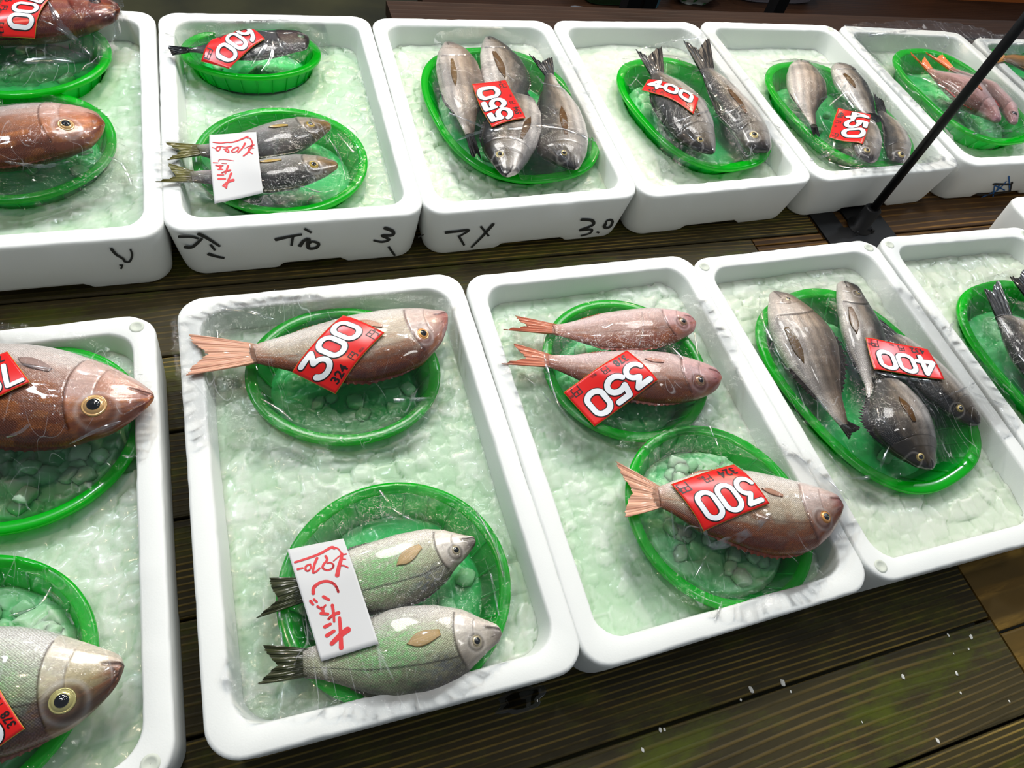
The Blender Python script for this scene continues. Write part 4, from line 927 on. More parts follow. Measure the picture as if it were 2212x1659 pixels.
make_fish('B4', 'black_bream', 'right dark bream of the 450 basket next to the black pole', 'fish', 'grey bream in the oval baskets', 'bream',
 [(1962,351),(1968,338),(1971,317),(1961,290),(1944,267),(1921,250),(1906,238)], [(1948,354),(1931,348),(1914,337),(1907,314),(1908,287),(1902,263),(1896,248)],
 (1946,334), 7, ((1886,200),(1897,212),(1906,216),.104), z=.102, gill=.76, dors=.004)
make_fish('B5', 'threadfin_bream', 'left pink fish in the tall oval basket behind the black pole', 'fish', 'pink fish of the far box', 'pink',
 [(2164,260),(2165,252),(2159,234),(2146,212),(2131,193),(2110,176),(2088,167),(2059,160),(2030,154),(2010,147)], [(2155,267),(2144,265),(2128,257),(2112,248),(2088,239),(2066,228),(2045,207),(2023,187),(2012,173),(2001,155)],
 (2131,235), 7, ((1965,112),(1990,138),(1996,123),.106), z=.104, pec=((2120,196),(2106,182),4), gill=.76, dors=.003)
make_fish('B5', 'threadfin_bream', 'right pink fish in the tall oval basket, with red blotches', 'fish', 'pink fish of the far box', 'pink',
 [(2200,266),(2204,252),(2201,234),(2189,216),(2172,199),(2157,183),(2131,173),(2088,157),(2056,146)], [(2192,270),(2180,268),(2170,258),(2158,239),(2144,219),(2117,192),(2080,172),(2050,152)],
 (2191,245), 5, ((1998,113),(2023,127),(2034,118),.1), z=.1, gill=.76, dors=.006)
make_fish('B6', 'gurnard', 'orange and red fish cut off at the upper right edge', 'fish', 'pink fish of the far box', 'orange',
 [(2340,200),(2330,180),(2280,140),(2230,122),(2190,116),(2170,119)], [(2320,215),(2290,205),(2250,180),(2212,155),(2180,140),(2165,133)],
 None, 6, ((2152,112),(2158,124),(2150,138),.1), z=.104, gill=.8)

# ------------------------------------------------------------------ cling film
FILM = {}
def make_film(key, poly, label, z0=.09, folds_and_glare=(), nz=0.0):
    q = PL(poly, z0)[:, :2]; bx = BOX[BK[key]['box']]; B = BK[key]
    lo = q.min(0)-.01; hi = q.max(0)+.01; h_ = .0028
    nx, ny = int((hi[0]-lo[0])/h_)+1, int((hi[1]-lo[1])/h_)+1
    X, Y = np.meshgrid(lo[0]+h_*np.arange(nx), lo[1]+h_*np.arange(ny), indexing='ij')
    O = ice_h(BK[key]['box'], X, Y)+.003
    # box rim: local coordinates by nearest quad edge distance
    Q = bx['q']; d = np.full(X.shape, 9.)
    for i in range(4):
        a, b = Q[i], Q[(i+1) % 4]; t = (b-a)/np.linalg.norm(b-a); n = np.array([t[1], -t[0]])     # TL->TR->BR->BL is clockwise: inside is +n
        d = np.minimum(d, (X-a[0])*n[0]+(Y-a[1])*n[1])
    O = np.where(d < RIMW+.002, HB+.0012, O)
    for k2, B2 in BK.items():
        rho = bk_rho(B2, X, Y); tz = B2['zr']+bk_tilt(B2, X, Y)
        O = np.where((rho > .90) & (rho < 1.02), np.maximum(O, tz+.0018), O)
        if k2 == key: O = np.where(rho <= .90, tz-.030, O)
    for kk, hf in FISH:
        if abs(BOX[BK[kk]['box']]['c'][0]-bx['c'][0]) > .5: continue
        H_ = hf(X, Y); O = np.maximum(O, H_+.0016)
    h = O.copy(); h = np.maximum(h, smooth2(O, 3))
    U = h.copy()
    for it in range(420):
        U[1:-1, 1:-1] = np.maximum(O[1:-1, 1:-1], .25*(U[2:, 1:-1]+U[:-2, 1:-1]+U[1:-1, 2:]+U[1:-1, :-2]))
        if it < 200:   # over-relax the taut parts
            U[1:-1, 1:-1] = np.maximum(O[1:-1, 1:-1], U[1:-1, 1:-1])
    def hfun(x, y):
        i = np.clip((np.asarray(x)-lo[0])/h_, 0, nx-1.001); j = np.clip((np.asarray(y)-lo[1])/h_, 0, ny-1.001)
        a = i.astype(int); b = j.astype(int); f = i-a; g_ = j-b
        return (U[a, b]*(1-f)+U[a+1, b]*f)*(1-g_)+(U[a, b+1]*(1-f)+U[a+1, b+1]*f)*g_
    FILM[key] = hfun
    # polar mesh inside the outline
    c = q.mean(0); nt, nr = 260, 84
    qq = np.vstack([q, q[:1]]); ang = np.arctan2(q[:, 1]-c[1], q[:, 0]-c[0]); r_edge = []
    dens = np.concatenate([qq[i]+(qq[i+1]-qq[i])*np.linspace(0, 1, 60, endpoint=False)[:, None] for i in range(len(q))])
    an = np.arctan2(dens[:, 1]-c[1], dens[:, 0]-c[0]); rd = np.linalg.norm(dens-c, axis=1); o = np.argsort(an); an, rd = an[o], rd[o]
    t = np.linspace(-math.pi, math.pi, nt, endpoint=False); re = np.interp(t, np.r_[an-2*math.pi, an, an+2*math.pi], np.r_[rd, rd, rd])
    re = (np.roll(re, 1)+np.roll(re, -1)+2*re)/4
    re = re*(1+.05*(vnoise(np.cos(t)*3+9, np.sin(t)*3+9, 2.2, hash_(key))-.5)+.03*(vnoise(np.cos(t)*9+9, np.sin(t)*9+9, 2.2, 3)-.5))
    rr = np.linspace(.02, 1, nr)
    RX = c[0]+np.outer(rr, re*np.cos(t)); RY = c[1]+np.outer(rr, re*np.sin(t)); Z = hfun(RX, RY)
    edge = sstep(.87, 1., rr)[:, None]
    ph = vnoise(np.cos(t)*5+9, np.sin(t)*5+9, 3, 8)*9
    Z = Z+edge*.0045*np.abs(np.sin(t*9+ph))[None, :]*1.0 + .0005*np.abs(np.sin(6*vnoise(RX, RY, 30, 5)*6))*1.0*(.25+edge)
    V = np.stack([RX, RY, Z+.0004], -1).reshape(-1, 3)
    F = grid_faces(nr, nt, False, True)+[tuple(range(nt))]
    rt = root_at('plastic_wrap', (c[0], c[1], float(Z.min())), label, 'plastic wrap', 'clear film over the fish baskets')
    under(mesh_obj('film', V, F, M_FILM), rt)
    for pts, wd in folds_and_glare:
        W3 = np.array([P_on(x, y, hfun) for x, y in smooth_line(pts, 8)]); m = len(W3); V = []; r_ = random.Random(m+int(pts[0][0]))
        for i in range(m):
            tt = W3[min(i+1, m-1)]-W3[max(i-1, 0)]; s = np.array([-tt[1], tt[0]]); s = s/(np.linalg.norm(s)+1e-9); k = wd/2*(.25+.75*math.sin(math.pi*(i+.5)/m))*r_.uniform(.7, 1.2)
            for o_, hh in ((-1, .0008), (-.3, .0022), (.35, .0014), (1, .0008)):
                xy = W3[i, :2]+s*k*o_; V.append((xy[0], xy[1], float(hfun(xy[0], xy[1]))+hh))
        under(mesh_obj('fold', V, grid_faces(m, 4), M_FOLD_GLARE), rt)  # film folds, and two glare bands added as the same kind of ribbon
    return rt
def smooth2(A, n):
    A = A.copy()
    for _ in range(n):
        A[1:-1, 1:-1] = (A[2:, 1:-1]+A[:-2, 1:-1]+A[1:-1, 2:]+A[1:-1, :-2]+4*A[1:-1, 1:-1])/8
    return A
make_film('F1a', [(372,705),(470,662),(600,642),(760,640),(975,664),(985,760),(962,860),(885,945),(760,968),(600,975),(500,950),(420,985),(395,860)], 'clear film stretched over the fish priced 300 at the far end of its box',
 folds_and_glare=[([(640,765),(700,790),(760,812)],.003), ([(540,745),(556,800)],.003), ([(470,715),(478,810)],.004), ([(850,866),(930,862)],.006), ([(560,860),(610,890),(650,930)],.004), ([(480,668),(540,674),(590,690)],.008)])
make_film('F1b', [(560,1110),(700,1040),(880,1028),(1020,1070),(1110,1170),(1125,1300),(1095,1425),(960,1520),(840,1545),(700,1535),(540,1560),(490,1480),(520,1300)], 'clear film over the two surfperch and their basket',
 folds_and_glare=[([(600,1410),(680,1418)],.003), ([(598,1260),(610,1400)],.003), ([(1020,1090),(1070,1180),(1090,1260)],.004), ([(820,1060),(850,1100),(905,1130)],.006), ([(1060,1240),(1078,1330)],.004)])
make_film('F2a', [(1085,680),(1200,642),(1400,628),(1520,655),(1575,740),(1590,830),(1545,920),(1400,975),(1250,962),(1130,890),(1075,790)], 'clear film over the two pink sea bream priced 350',
 folds_and_glare=[([(1180,700),(1176,770),(1205,870),(1250,930)],.004), ([(1385,660),(1388,720),(1370,770)],.003), ([(1500,720),(1510,790)],.005), ([(1445,745),(1475,775)],.007), ([(1085,800),(1140,820),(1190,870)],.005)])
make_film('F2b', [(1395,955),(1500,905),(1620,930),(1770,1010),(1836,1068),(1838,1130),(1775,1215),(1745,1290),(1620,1338),(1545,1338),(1440,1295),(1350,1200),(1335,1090),(1370,1010)], 'clear film over the single pink sea bream nearest the table edge',
 folds_and_glare=[([(1490,1060),(1515,1130),(1530,1185),(1500,1250)],.004), ([(1525,905),(1560,990),(1545,1010)],.003), ([(1690,960),(1790,1040),(1832,1080)],.005), ([(1525,1185),(1600,1160),(1665,1110)],.012), ([(1560,1300),(1545,1340)],.005), ([(1450,1105),(1458,1165)],.003)])  # widest ribbon is film glare below the sticker, put in as a shape
make_film('F3', [(1640,622),(1740,600),(1850,588),(1960,640),(2080,760),(2170,880),(2185,925),(2110,995),(2000,1015),(1900,1062),(1820,1012),(1700,860),(1630,720)], 'clear film over the four bream priced 400 in front',
 folds_and_glare=[([(1790,980),(1830,1025),(1885,1028),(1920,965)],.006), ([(1990,880),(2060,850),(2120,820)],.003), ([(1640,640),(1650,700),(1690,780)],.004), ([(1875,800),(1950,815),(2030,826)],.010), ([(1740,830),(1790,890),(1840,930)],.005), ([(2100,850),(2178,880)],.008)])  # widest ribbon stands for glare on the film along the sticker edge
make_film('F4', [(2100,608),(2212,568),(2400,700),(2440,960),(2280,960),(2130,820),(2068,700)], 'clear film over the black-tailed bream at the right edge', folds_and_glare=[([(2085,670),(2060,700),(2040,730)],.008)])
make_film('F0a', [(-200,700),(0,716),(200,750),(345,848),(338,930),(305,1000),(210,1060),(0,1102),(-200,1100)], 'clear film over the big brown snapper at the left edge',
 folds_and_glare=[([(0,782),(60,790),(120,800)],.005), ([(15,945),(50,930),(78,900)],.003), ([(160,965),(210,985),(240,1010)],.005), ([(150,960),(190,940),(235,920),(290,905)],.003)])
make_film('F0b', [(-200,1200),(0,1188),(120,1215),(220,1300),(290,1420),(285,1500),(210,1600),(100,1680),(-100,1750),(-200,1700)], 'clear film over the pale snapper in the bottom left corner', folds_and_glare=[([(60,1260),(120,1290),(160,1350)],.004), ([(20,1330),(80,1310),(110,1270)],.004)])
make_film('B0a', [(-100,-50),(240,-35),(278,15),(270,80),(230,150),(100,192),(-100,190)], 'clear film over the reddish fish priced 700',
 folds_and_glare=[([(104,2),(130,50),(160,85),(200,122)],.010), ([(92,45),(125,62),(150,78)],.004), ([(50,135),(110,130),(168,135)],.010), ([(262,12),(255,60),(245,90)],.006)])
make_film('B0b', [(-100,212),(100,213),(210,233),(262,290),(290,400),(150,435),(0,452),(-100,450)], 'clear film over the brown snapper without a price', folds_and_glare=[([(10,350),(90,360),(150,350)],.005), ([(235,340),(270,360),(285,400)],.008), ([(70,390),(85,402)],.008)])
make_film('B1a', [(362,88),(480,58),(620,50),(705,62),(708,115),(640,168),(520,182),(400,152),(358,122)], 'clear film pulled tight over the black fish priced 600',
 folds_and_glare=[([(585,80),(560,120),(540,150)],.008), ([(590,80),(585,125),(565,155)],.006), ([(600,85),(620,120),(640,140)],.008), ([(560,72),(620,74),(668,66)],.004)])
make_film('B1b', [(400,275),(500,238),(640,233),(755,268),(792,330),(782,400),(700,452),(560,476),(440,440),(350,402),(335,345)], 'clear film over the two dark fish under the 1020 note',
 folds_and_glare=[([(690,275),(730,330),(748,390)],.004), ([(600,300),(592,340)],.005), ([(640,400),(690,415),(720,412)],.004), ([(730,290),(765,330)],.005)])
make_film('B2', [(940,80),(1060,68),(1160,100),(1262,160),(1286,290),(1295,345),(1220,396),(1080,396),(980,350),(930,200)], 'clear film over the four fish priced 550',
 folds_and_glare=[([(985,305),(1040,285),(1120,275),(1200,275),(1285,305)],.012), ([(970,245),(1020,265),(1065,285)],.005), ([(1170,180),(1210,188),(1235,180)],.004), ([(1160,165),(1190,205)],.006)])
make_film('B3', [(1345,120),(1440,86),(1545,72),(1610,180),(1672,280),(1682,342),(1540,367),(1440,350),(1400,260),(1335,165)], 'clear film over the two bream priced 400 in the back row',
 folds_and_glare=[([(1370,110),(1440,92),(1530,80)],.004), ([(1435,275),(1490,252),(1530,240)],.006), ([(1540,255),(1580,240),(1605,226)],.004), ([(1540,175),(1550,215),(1560,240)],.012), ([(1430,100),(1480,140)],.006)])
make_film('B4', [(1658,130),(1725,118),(1805,120),(1890,190),(1990,330),(2075,372),(1960,382),(1790,384),(1712,300),(1645,175)], 'clear film over the four fish priced 450, spilling over the box corner',
 folds_and_glare=[([(1750,345),(1790,330),(1800,300)],.014), ([(1770,215),(1810,200),(1830,180)],.006), ([(1790,230),(1830,195)],.005), ([(1790,350),(1850,365),(1950,360)],.008), ([(1990,350),(2050,340),(2070,370)],.02), ([(1800,170),(1850,240),(1890,270)],.005)])
make_film('B5', [(1815,66),(1990,55),(2125,72),(2215,150),(2262,262),(2180,310),(2060,312),(1965,240),(1880,150)], 'clear film over the two pink fish, crumpled onto the far box rim',
 folds_and_glare=[([(1960,160),(2010,175),(2040,190)],.006), ([(2040,75),(2050,90),(2030,110)],.006), ([(1840,80),(1900,74),(1990,62)],.008), ([(2100,290),(2150,282),(2200,285)],.010)])
make_film('B6', [(2105,92),(2212,76),(2320,110),(2360,230),(2260,220),(2185,195),(2140,150)], 'clear film over the orange fish at the upper right edge')

# ------------------------------------------------------------------ price stickers and notes
def arc(cx, cy, rx, ry, a0, a1, n=14):
    return [(cx+rx*math.cos(math.radians(a0+(a1-a0)*i/n)), cy+ry*math.sin(math.radians(a0+(a1-a0)*i/n))) for i in range(n+1)]
# digits: x 0..0.62, y 0 (top) .. 1 (bottom)
DIG = {
 '0': [arc(.31, .31, .24, .24, 180, 360)+[(.55, .69)]+arc(.31, .69, .24, .24, 0, 180)+[(.07, .31)]],
 '3': [[(.09, .08), (.52, .08), (.30, .38)]+arc(.29, .66, .26, .27, -75, 170)],
 '4': [[(.42, .95), (.42, .07), (.06, .70), (.58, .70)]],
 '5': [[(.53, .07), (.16, .07), (.12, .44)]+arc(.29, .65, .26, .28, -130, 165)],
 '6': [[(.48, .08), (.30, .16), (.14, .38), (.07, .62)]+arc(.31, .68, .24, .26, 180, 540)],
 '7': [[(.06, .08), (.54, .08), (.26, .95)]],
 '2': [arc(.30, .30, .23, .23, 190, 380)+[(.08, .93), (.56, .93)]],
 '9': [[(.14, .92), (.34, .84), (.50, .6), (.55, .36)]+arc(.31, .32, .24, .25, 0, 360)],
 '8': [arc(.31, .27, .20, .21, 90, 450), arc(.31, .72, .24, .23, -90, 270)],
}
def stroke_uv(pts, r, asp):
    """thick rounded stroke in sticker units; returns flat verts / faces"""
    V = []; F = []; pts = [np.array(p) for p in pts]
    pts = [pts[0]]+[b for a, b in zip(pts[:-1], pts[1:]) if np.linalg.norm(b-a) > 1e-4]
    # densify
    d = [pts[0]]
    for a, b in zip(pts[:-1], pts[1:]):
        n = max(1, int(np.linalg.norm(b-a)/.04)); d += [a+(b-a)*(i+1)/n for i in range(n)]
    for a, b in zip(d[:-1], d[1:]):
        t = (b-a)/(np.linalg.norm(b-a)+1e-9); s = np.array([-t[1], t[0]])*r; o = len(V)
        V += [a+s, b+s, b-s, a-s]; F.append((o, o+1, o+2, o+3))
    for i, p in enumerate(d):
        if any(np.linalg.norm(p-q) < 1e-4 for q in d[:i]): continue
        o = len(V); V.append(p); V += [p+r*np.array([math.cos(k*math.pi/8), math.sin(k*math.pi/8)]) for k in range(16)]
        F += [(o, o+1+k, o+1+(k+1) % 16) for k in range(16)]
    return V, F
TXT = {}
def text_vf(s):
    if s not in TXT:
        c = bpy.data.curves.new('t', 'FONT'); c.body = s; c.resolution_u = 3; c.offset = .028 if s.isdigit() else .010; o = bpy.data.objects.new('t', c); COL.objects.link(o)
        bpy.context.view_layer.update(); me = bpy.data.meshes.new_from_object(o.evaluated_get(bpy.context.evaluated_depsgraph_get()))
        V = np.array([v.co[:2] for v in me.vertices]); F = [tuple(p.vertices) for p in me.polygons]
        bpy.data.objects.remove(o); bpy.data.meshes.remove(me); bpy.data.curves.remove(c)
        V[:, 0] -= V[:, 0].min(); TXT[s] = (V, F)
    return TXT[s]
class Sheet:
    """a thin rectangular sheet lying on a film height field; corners TL TR BR BL in the photograph's frame"""
    def __init__(s, key, corners, lift=.0009):
        s.h = FILM[key]; s.lift = lift; s.C = [P_on(x, y, s.h) for x, y in corners]
        s.w = (np.linalg.norm(s.C[1]-s.C[0])+np.linalg.norm(s.C[2]-s.C[3]))/2; s.t = (np.linalg.norm(s.C[3]-s.C[0])+np.linalg.norm(s.C[2]-s.C[1]))/2
        # sheet is stiffer than film: sample a grid and smooth it
        n, m = 30, 22; u, v = np.meshgrid(np.linspace(0, 1, n), np.linspace(0, 1, m), indexing='ij'); xy = s.xy(u, v)
        s.n, s.m = n, m; Z = s.h(xy[..., 0], xy[..., 1]); Z2 = Z.copy()
        for _ in range(60): Z2 = np.maximum(Z, s.blur(Z2))
        Z2 = s.blur(s.blur(Z2)); s.Z = Z2+lift
    def blur(s, A):
        p = np.pad(A, 1, mode='edge'); p[0] = 2*p[1]-p[2]; p[-1] = 2*p[-2]-p[-3]; p[:, 0] = 2*p[:, 1]-p[:, 2]; p[:, -1] = 2*p[:, -2]-p[:, -3]
        return (p[2:, 1:-1]+p[:-2, 1:-1]+p[1:-1, 2:]+p[1:-1, :-2])/4
    def xy(s, u, v):
        u = np.asarray(u)[..., None]; v = np.asarray(v)[..., None]; C = [c[:2] for c in s.C]
        return (C[0]*(1-u)+C[1]*u)*(1-v)+(C[3]*(1-u)+C[2]*u)*v
    def at(s, uv, off):
        uv = np.asarray(uv, float); u = np.clip(uv[:, 0], 0, 1)*(s.n-1); v = np.clip(uv[:, 1], 0, 1)*(s.m-1)
        i = np.minimum(u.astype(int), s.n-2); j = np.minimum(v.astype(int), s.m-2); f = u-i; g_ = v-j; Z = s.Z
        z = (Z[i, j]*(1-f)+Z[i+1, j]*f)*(1-g_)+(Z[i, j+1]*(1-f)+Z[i+1, j+1]*f)*g_
        return np.c_[s.xy(uv[:, 0], uv[:, 1]), z+off]
    def slab(s, m_, nm, rt, in_=0., off=0., th=.0004):
        u, v = np.meshgrid(np.linspace(in_/s.w, 1-in_/s.w, s.n), np.linspace(in_/s.t, 1-in_/s.t, s.m), indexing='ij'); q = np.stack([u.ravel(), v.ravel()], -1)
        V = np.concatenate([s.at(q, off+th), s.at(q, off)]); k = s.n*s.m; F = grid_faces(s.n, s.m); F = [f[::-1] for f in F]+[tuple(x+k for x in f) for f in F]
        b = [i*s.m for i in range(s.n)]+[(s.n-1)*s.m+j for j in range(1, s.m)]+[i*s.m+s.m-1 for i in range(s.n-2, -1, -1)]+[j for j in range(s.m-2, 0, -1)]
        F += [(b[i], b[(i+1) % len(b)], b[(i+1) % len(b)]+k, b[i]+k) for i in range(len(b))]
        return under(mesh_obj(nm, V, F, m_), rt)
def make_sticker(key, corners, price, tax, label, nm='price_sticker', lift=.0024, small=True):
    S = Sheet(key, corners, lift); c = S.at([(.5, .5)], 0)[0]
    rt = root_at(nm, c-np.array([0, 0, .001]), label, 'price sticker', 'red price stickers on the film')
    S.slab(M_EDGE, 'backing', rt, 0, 0, .0003); S.slab(M_RED, 'red_face', rt, .0005, .0003, .0003)
    asp = S.t/S.w                     # v unit is asp times the u unit
    dh = .60; dw = dh*asp/.62*.60*1.0; n = len(price)
    pitch = .87/n
    outl, whit = MB(), MB()
    for i, ch in enumerate(price):
        for st in DIG[ch]:
            pts = [(x*pitch/.66, y*dh/asp*asp) for x, y in st]         # metric: u in widths, v in heights
            pts = [np.array([.045+pitch*i+x, (.065+y)*asp]) for x, y in pts]
            for mb, r in ((outl, .047), (whit, .0345)):
                V, F = stroke_uv(pts, r, 1); q = np.array(V); q[:, 1] /= asp; mb.add(S.at(q, .0009 if mb is outl else .0017), F)
    under(outl.build('digit_outline', M_BLACKP, smooth=False), rt); under(whit.build('price_digits', M_WHITE, smooth=False), rt)
    tx = MB()
    def put(s, u, v, hgt):
        V, F = text_vf(s); k = hgt*asp; q = np.c_[u+V[:, 0]*k, v-V[:, 1]*hgt]; tx.add(S.at(np.clip(q, .005, .995), .0009), F)
    if tax:
        put(tax, .10, .93, .25); put('円', .12+.175*len(tax)*asp*.9+.02, .92, .19)
        if small: put('税込', .56, .93, .07)
    put('円', .82, .93, .24)
    if small: put('税抜', .935, .84, .07)
    under(tx.build('tax_text', M_BLACKP, smooth=False), rt)
    return rt
make_sticker('F1a', [(631,807),(741,684),(831,722),(725,854)], '300', '324', 'red price sticker 300 on the bream at the far end of its box')
make_sticker('F2a', [(1420,823),(1283,924),(1216,850),(1353,759)], '350', '378', 'red price sticker 350 lying upside down on the lower pink bream')
make_sticker('F2b', [(1660,1090),(1518,1150),(1447,1048),(1583,1005)], '300', '324', 'red price sticker 300 upside down on the bream over ice nearest the table edge')
make_sticker('F3', [(2038,823),(1886,800),(1867,731),(2001,756)], '400', '432', 'red price sticker 400 upside down on the four bream of the front row')
make_sticker('F0a', [(68,829),(-75,905),(-128,838),(19,763)], '700', '756', 'red price sticker cut off at the left edge on the big brown snapper', small=False)
make_sticker('F0b', [(-38,1645),(-122,1503),(-27,1433),(57,1575)], '350', '378', 'red price sticker cut off in the bottom left corner on the pale snapper')
make_sticker('B0a', [(113,-2),(77,87),(-12,85),(24,-8)], '700', '756', 'red price sticker 700 on the reddish fish at the top left')
make_sticker('B1a', [(573,88),(495,152),(435,136),(511,68)], '600', '648', 'red price sticker 600 on the black fish', small=False)
make_sticker('B2', [(1062,279),(1019,184),(1092,176),(1135,259)], '550', '594', 'red price sticker 550 on the four fish of the box marked 3.0')
make_sticker('B3', [(1399,174),(1508,216),(1497,250),(1385,197)], '400', '432', 'red price sticker 400 the right way up on the two bream of the back row')
make_sticker('B4', [(1879,250),(1862,314),(1789,299),(1809,235)], '450', '486', 'red price sticker 450 on the four fish beside the black pole')

def make_note(key, corners, strokes, label, wd):
    S = Sheet(key, corners, .0026); c = S.at([(.5, .5)], 0)[0]
    rt = root_at('price_note', c-np.array([0, 0, .001]), label, 'price note', 'handwritten paper notes')
    S.slab(M_PAPER, 'paper', rt, 0, 0, .0004)
    mb = MB()
    zf = lambda X, Y: S.h(X, Y)
    # photograph -> sheet units through its four corners (planar)
    C = np.array(corners, float)
    for st, sw_ in strokes:
        pts = smooth_line(st); q = []
        for p in pts:
            u = v = .5
            for _ in range(12):
                e = (C[0]*(1-u)+C[1]*u)*(1-v)+(C[3]*(1-u)+C[2]*u)*v - p
                du = (C[1]-C[0])*(1-v)+(C[2]-C[3])*v; dv = (C[3]-C[0])*(1-u)+(C[2]-C[1])*u
                s_ = np.linalg.solve(np.c_[du, dv], -e); u += s_[0]; v += s_[1]
            q.append((u*S.w, v*S.t))
        V, F = stroke_uv2(q, wd*sw_); V = np.array(V)/np.array([S.w, S.t]); mb.add(S.at(V, .0008), F)
    under(mb.build('red_writing', M_REDINK, smooth=False), rt)
def stroke_uv2(q, wd):
    V = []; F = []; d = [np.array(p) for p in q]; n = len(d)
    for i, (a, b) in enumerate(zip(d[:-1], d[1:])):
        r0 = wd/2*(1-.35*i/n); r1 = wd/2*(1-.35*(i+1)/n)
        t = (b-a)/(np.linalg.norm(b-a)+1e-9); s = np.array([-t[1], t[0]]); o = len(V); V += [a+s*r0, b+s*r1, b-s*r1, a-s*r0]; F.append((o, o+1, o+2, o+3))
        for p, r in (((a, r0),) if i < n-2 else ((a, r0), (b, r1))):
            o = len(V); V.append(p); V += [p+r*np.array([math.cos(k*math.pi/6), math.sin(k*math.pi/6)]) for k in range(12)]; F += [(o, o+1+k, o+1+(k+1) % 12) for k in range(12)]
    return V, F
def zw(items, ox, oy, k): return [([(ox+k*x, oy+k*y) for x, y in p], w_) for p, w_ in items]
w970 = zw([([(645,225),(605,212),(480,290),(330,350),(165,402)],1.2),([(660,220),(700,240),(732,295)],.7),([(795,315),(720,335),(640,405)],.6),([(688,592),(710,480),(735,380),(742,308)],1.5),([(725,378),(790,386)],.5),([(725,468),(770,470),(822,496)],.7),
 ([(540,332),(560,385),(520,440),(508,490),(560,522),(620,505),(642,460),(605,425),(565,430)],.9),([(435,355),(402,450),(390,548),(440,528),(472,492)],.95),([(352,438),(302,460),(298,508),(330,524),(362,482),(352,438)],.8),([(202,496),(260,484)],.9),
 ([(395,808),(402,740),(470,682),(560,662),(640,690),(682,740),(702,792)],1.2),([(520,850),(586,886)],1.1),([(362,903),(392,942)],1.0),([(405,884),(438,912)],.9),([(448,968),(500,992),(545,950)],.9),([(500,985),(516,1020)],1.1),([(492,1048),(572,1056)],1.2),
 ([(628,952),(642,1050),(648,1142)],1.1),([(704,1040),(640,1062),(580,1114)],1.2),([(534,1206),(602,1172)],1.2),([(556,1308),(644,1252)],1.3),([(728,1442),(726,1280),(715,1100)],1.5),([(812,1235),(720,1300),(615,1398)],2.1)], 610, 1150, .17474)
make_note('F1b', [(621,1189),(742,1165),(818,1392),(694,1430)], w970, 'white paper note with red writing, 970, on the two surfperch', .0030)
w1020 = zw([([(935,205),(780,290),(620,360),(500,375),(380,405),(225,400)],1.1),([(930,240),(990,250),(1030,330),(1045,400)],.9),([(1075,405),(990,430),(880,490)],.7),([(1062,480),(960,490)],.8),([(1040,400),(980,520),(940,600),(860,670)],1.4),([(960,560),(1042,622)],.7),
 ([(882,370),(840,470),(738,602)],1.1),([(740,470),(680,490),(610,560),(640,592),(720,560),(752,490),(740,470)],1.0),([(590,465),(540,480),(480,560),(545,602),(530,540),(450,540)],1.0),([(380,490),(320,500),(290,560),(330,592),(372,540),(380,490)],.9),([(290,545),(215,530)],.6),([(370,482),(470,487),(590,460)],.6),
 ([(345,815),(362,780),(500,770),(655,785)],.5),([(235,855),(330,850)],.6),([(410,855),(510,855)],.4),([(290,905),(360,920),(432,900)],.9),([(375,910),(380,960)],1.5),([(338,990),(422,985)],.9),([(535,900),(510,980),(478,1062)],1.1),([(577,990),(500,1010),(408,1048)],1.2),
 ([(325,1095),(440,1085)],.9),([(338,1165),(472,1155)],1.1),([(600,1050),(560,1130),(520,1200),(490,1312)],1.2),([(632,1170),(540,1200),(430,1275)],1.7),([(430,1270),(490,1312)],.9)], 440, 280, .10249)
make_note('B1b', [(453,294),(554,289),(569,420),(464,443)], w1020, 'white paper note with red writing, 1020, on the two dark fish of the back row', .0030)

# ------------------------------------------------------------------ black pole stand between the rows
st = root_at('pole_stand', (1.12, .744, 0), 'black metal pole standing on a flat black base plate between the rows', 'stand')
mb = MB()
def slab(mb, quad, z0, z1):
    V = [(p[0], p[1], z0) for p in quad]+[(p[0], p[1], z1) for p in quad]; n = len(quad)
    mb.add(V, [tuple(range(n)), tuple(range(n, 2*n))[::-1]]+[(i, n+i, n+(i+1) % n, (i+1) % n) for i in range(n)])
# plate with an open slot
x0, x1, y0, y1 = 1.019, 1.190, .60, .83; sx0, sx1, sy0, sy1 = 1.078, 1.100, .742, .79
for a in ((x0, y0, sx0, y1), (sx1, y0, x1, y1), (sx0, y0, sx1, sy0), (sx0, sy1, sx1, y1)):
    V, F = box_vf(a[0], a[1], .0, a[2], a[3], .004); mb.add(V, F)
under(mb.build('base_plate', M_STEEL, smooth=False), st)
mb = MB(); prof = [(.026, .004), (.026, .007), (.0165, .008), (.0165, .050), (.015, .052), (.012, .054)]
def lathe(mb, cx, cy, prof, n=28):
    V = [(cx+r*math.cos(2*math.pi*k/n), cy+r*math.sin(2*math.pi*k/n), z) for r, z in prof for k in range(n)]
    mb.add(V, grid_faces(len(prof), n, False, True)+[tuple(range(n))[::-1], tuple((len(prof)-1)*n+k for k in range(n))])
lathe(mb, 1.117, .742, prof); under(mb.build('collar', M_STEEL), st)
mb = MB(); V, F = tube_vf([(1.117, .742, .05), (1.112, .741, .3), (1.107, .740, .6)], .0082, 18); mb.add(V, F); under(mb.build('pole', M_STEEL), st)
for dx, dy in ((-.02, -.02), (.02, -.018)):
    mb = MB(); lathe(mb, 1.117+dx, .742+dy, [(.004, .004), (.004, .0085), (.003, .010), (.0005, .0105)], 8); under(mb.build('bolt', M_STEEL), st)

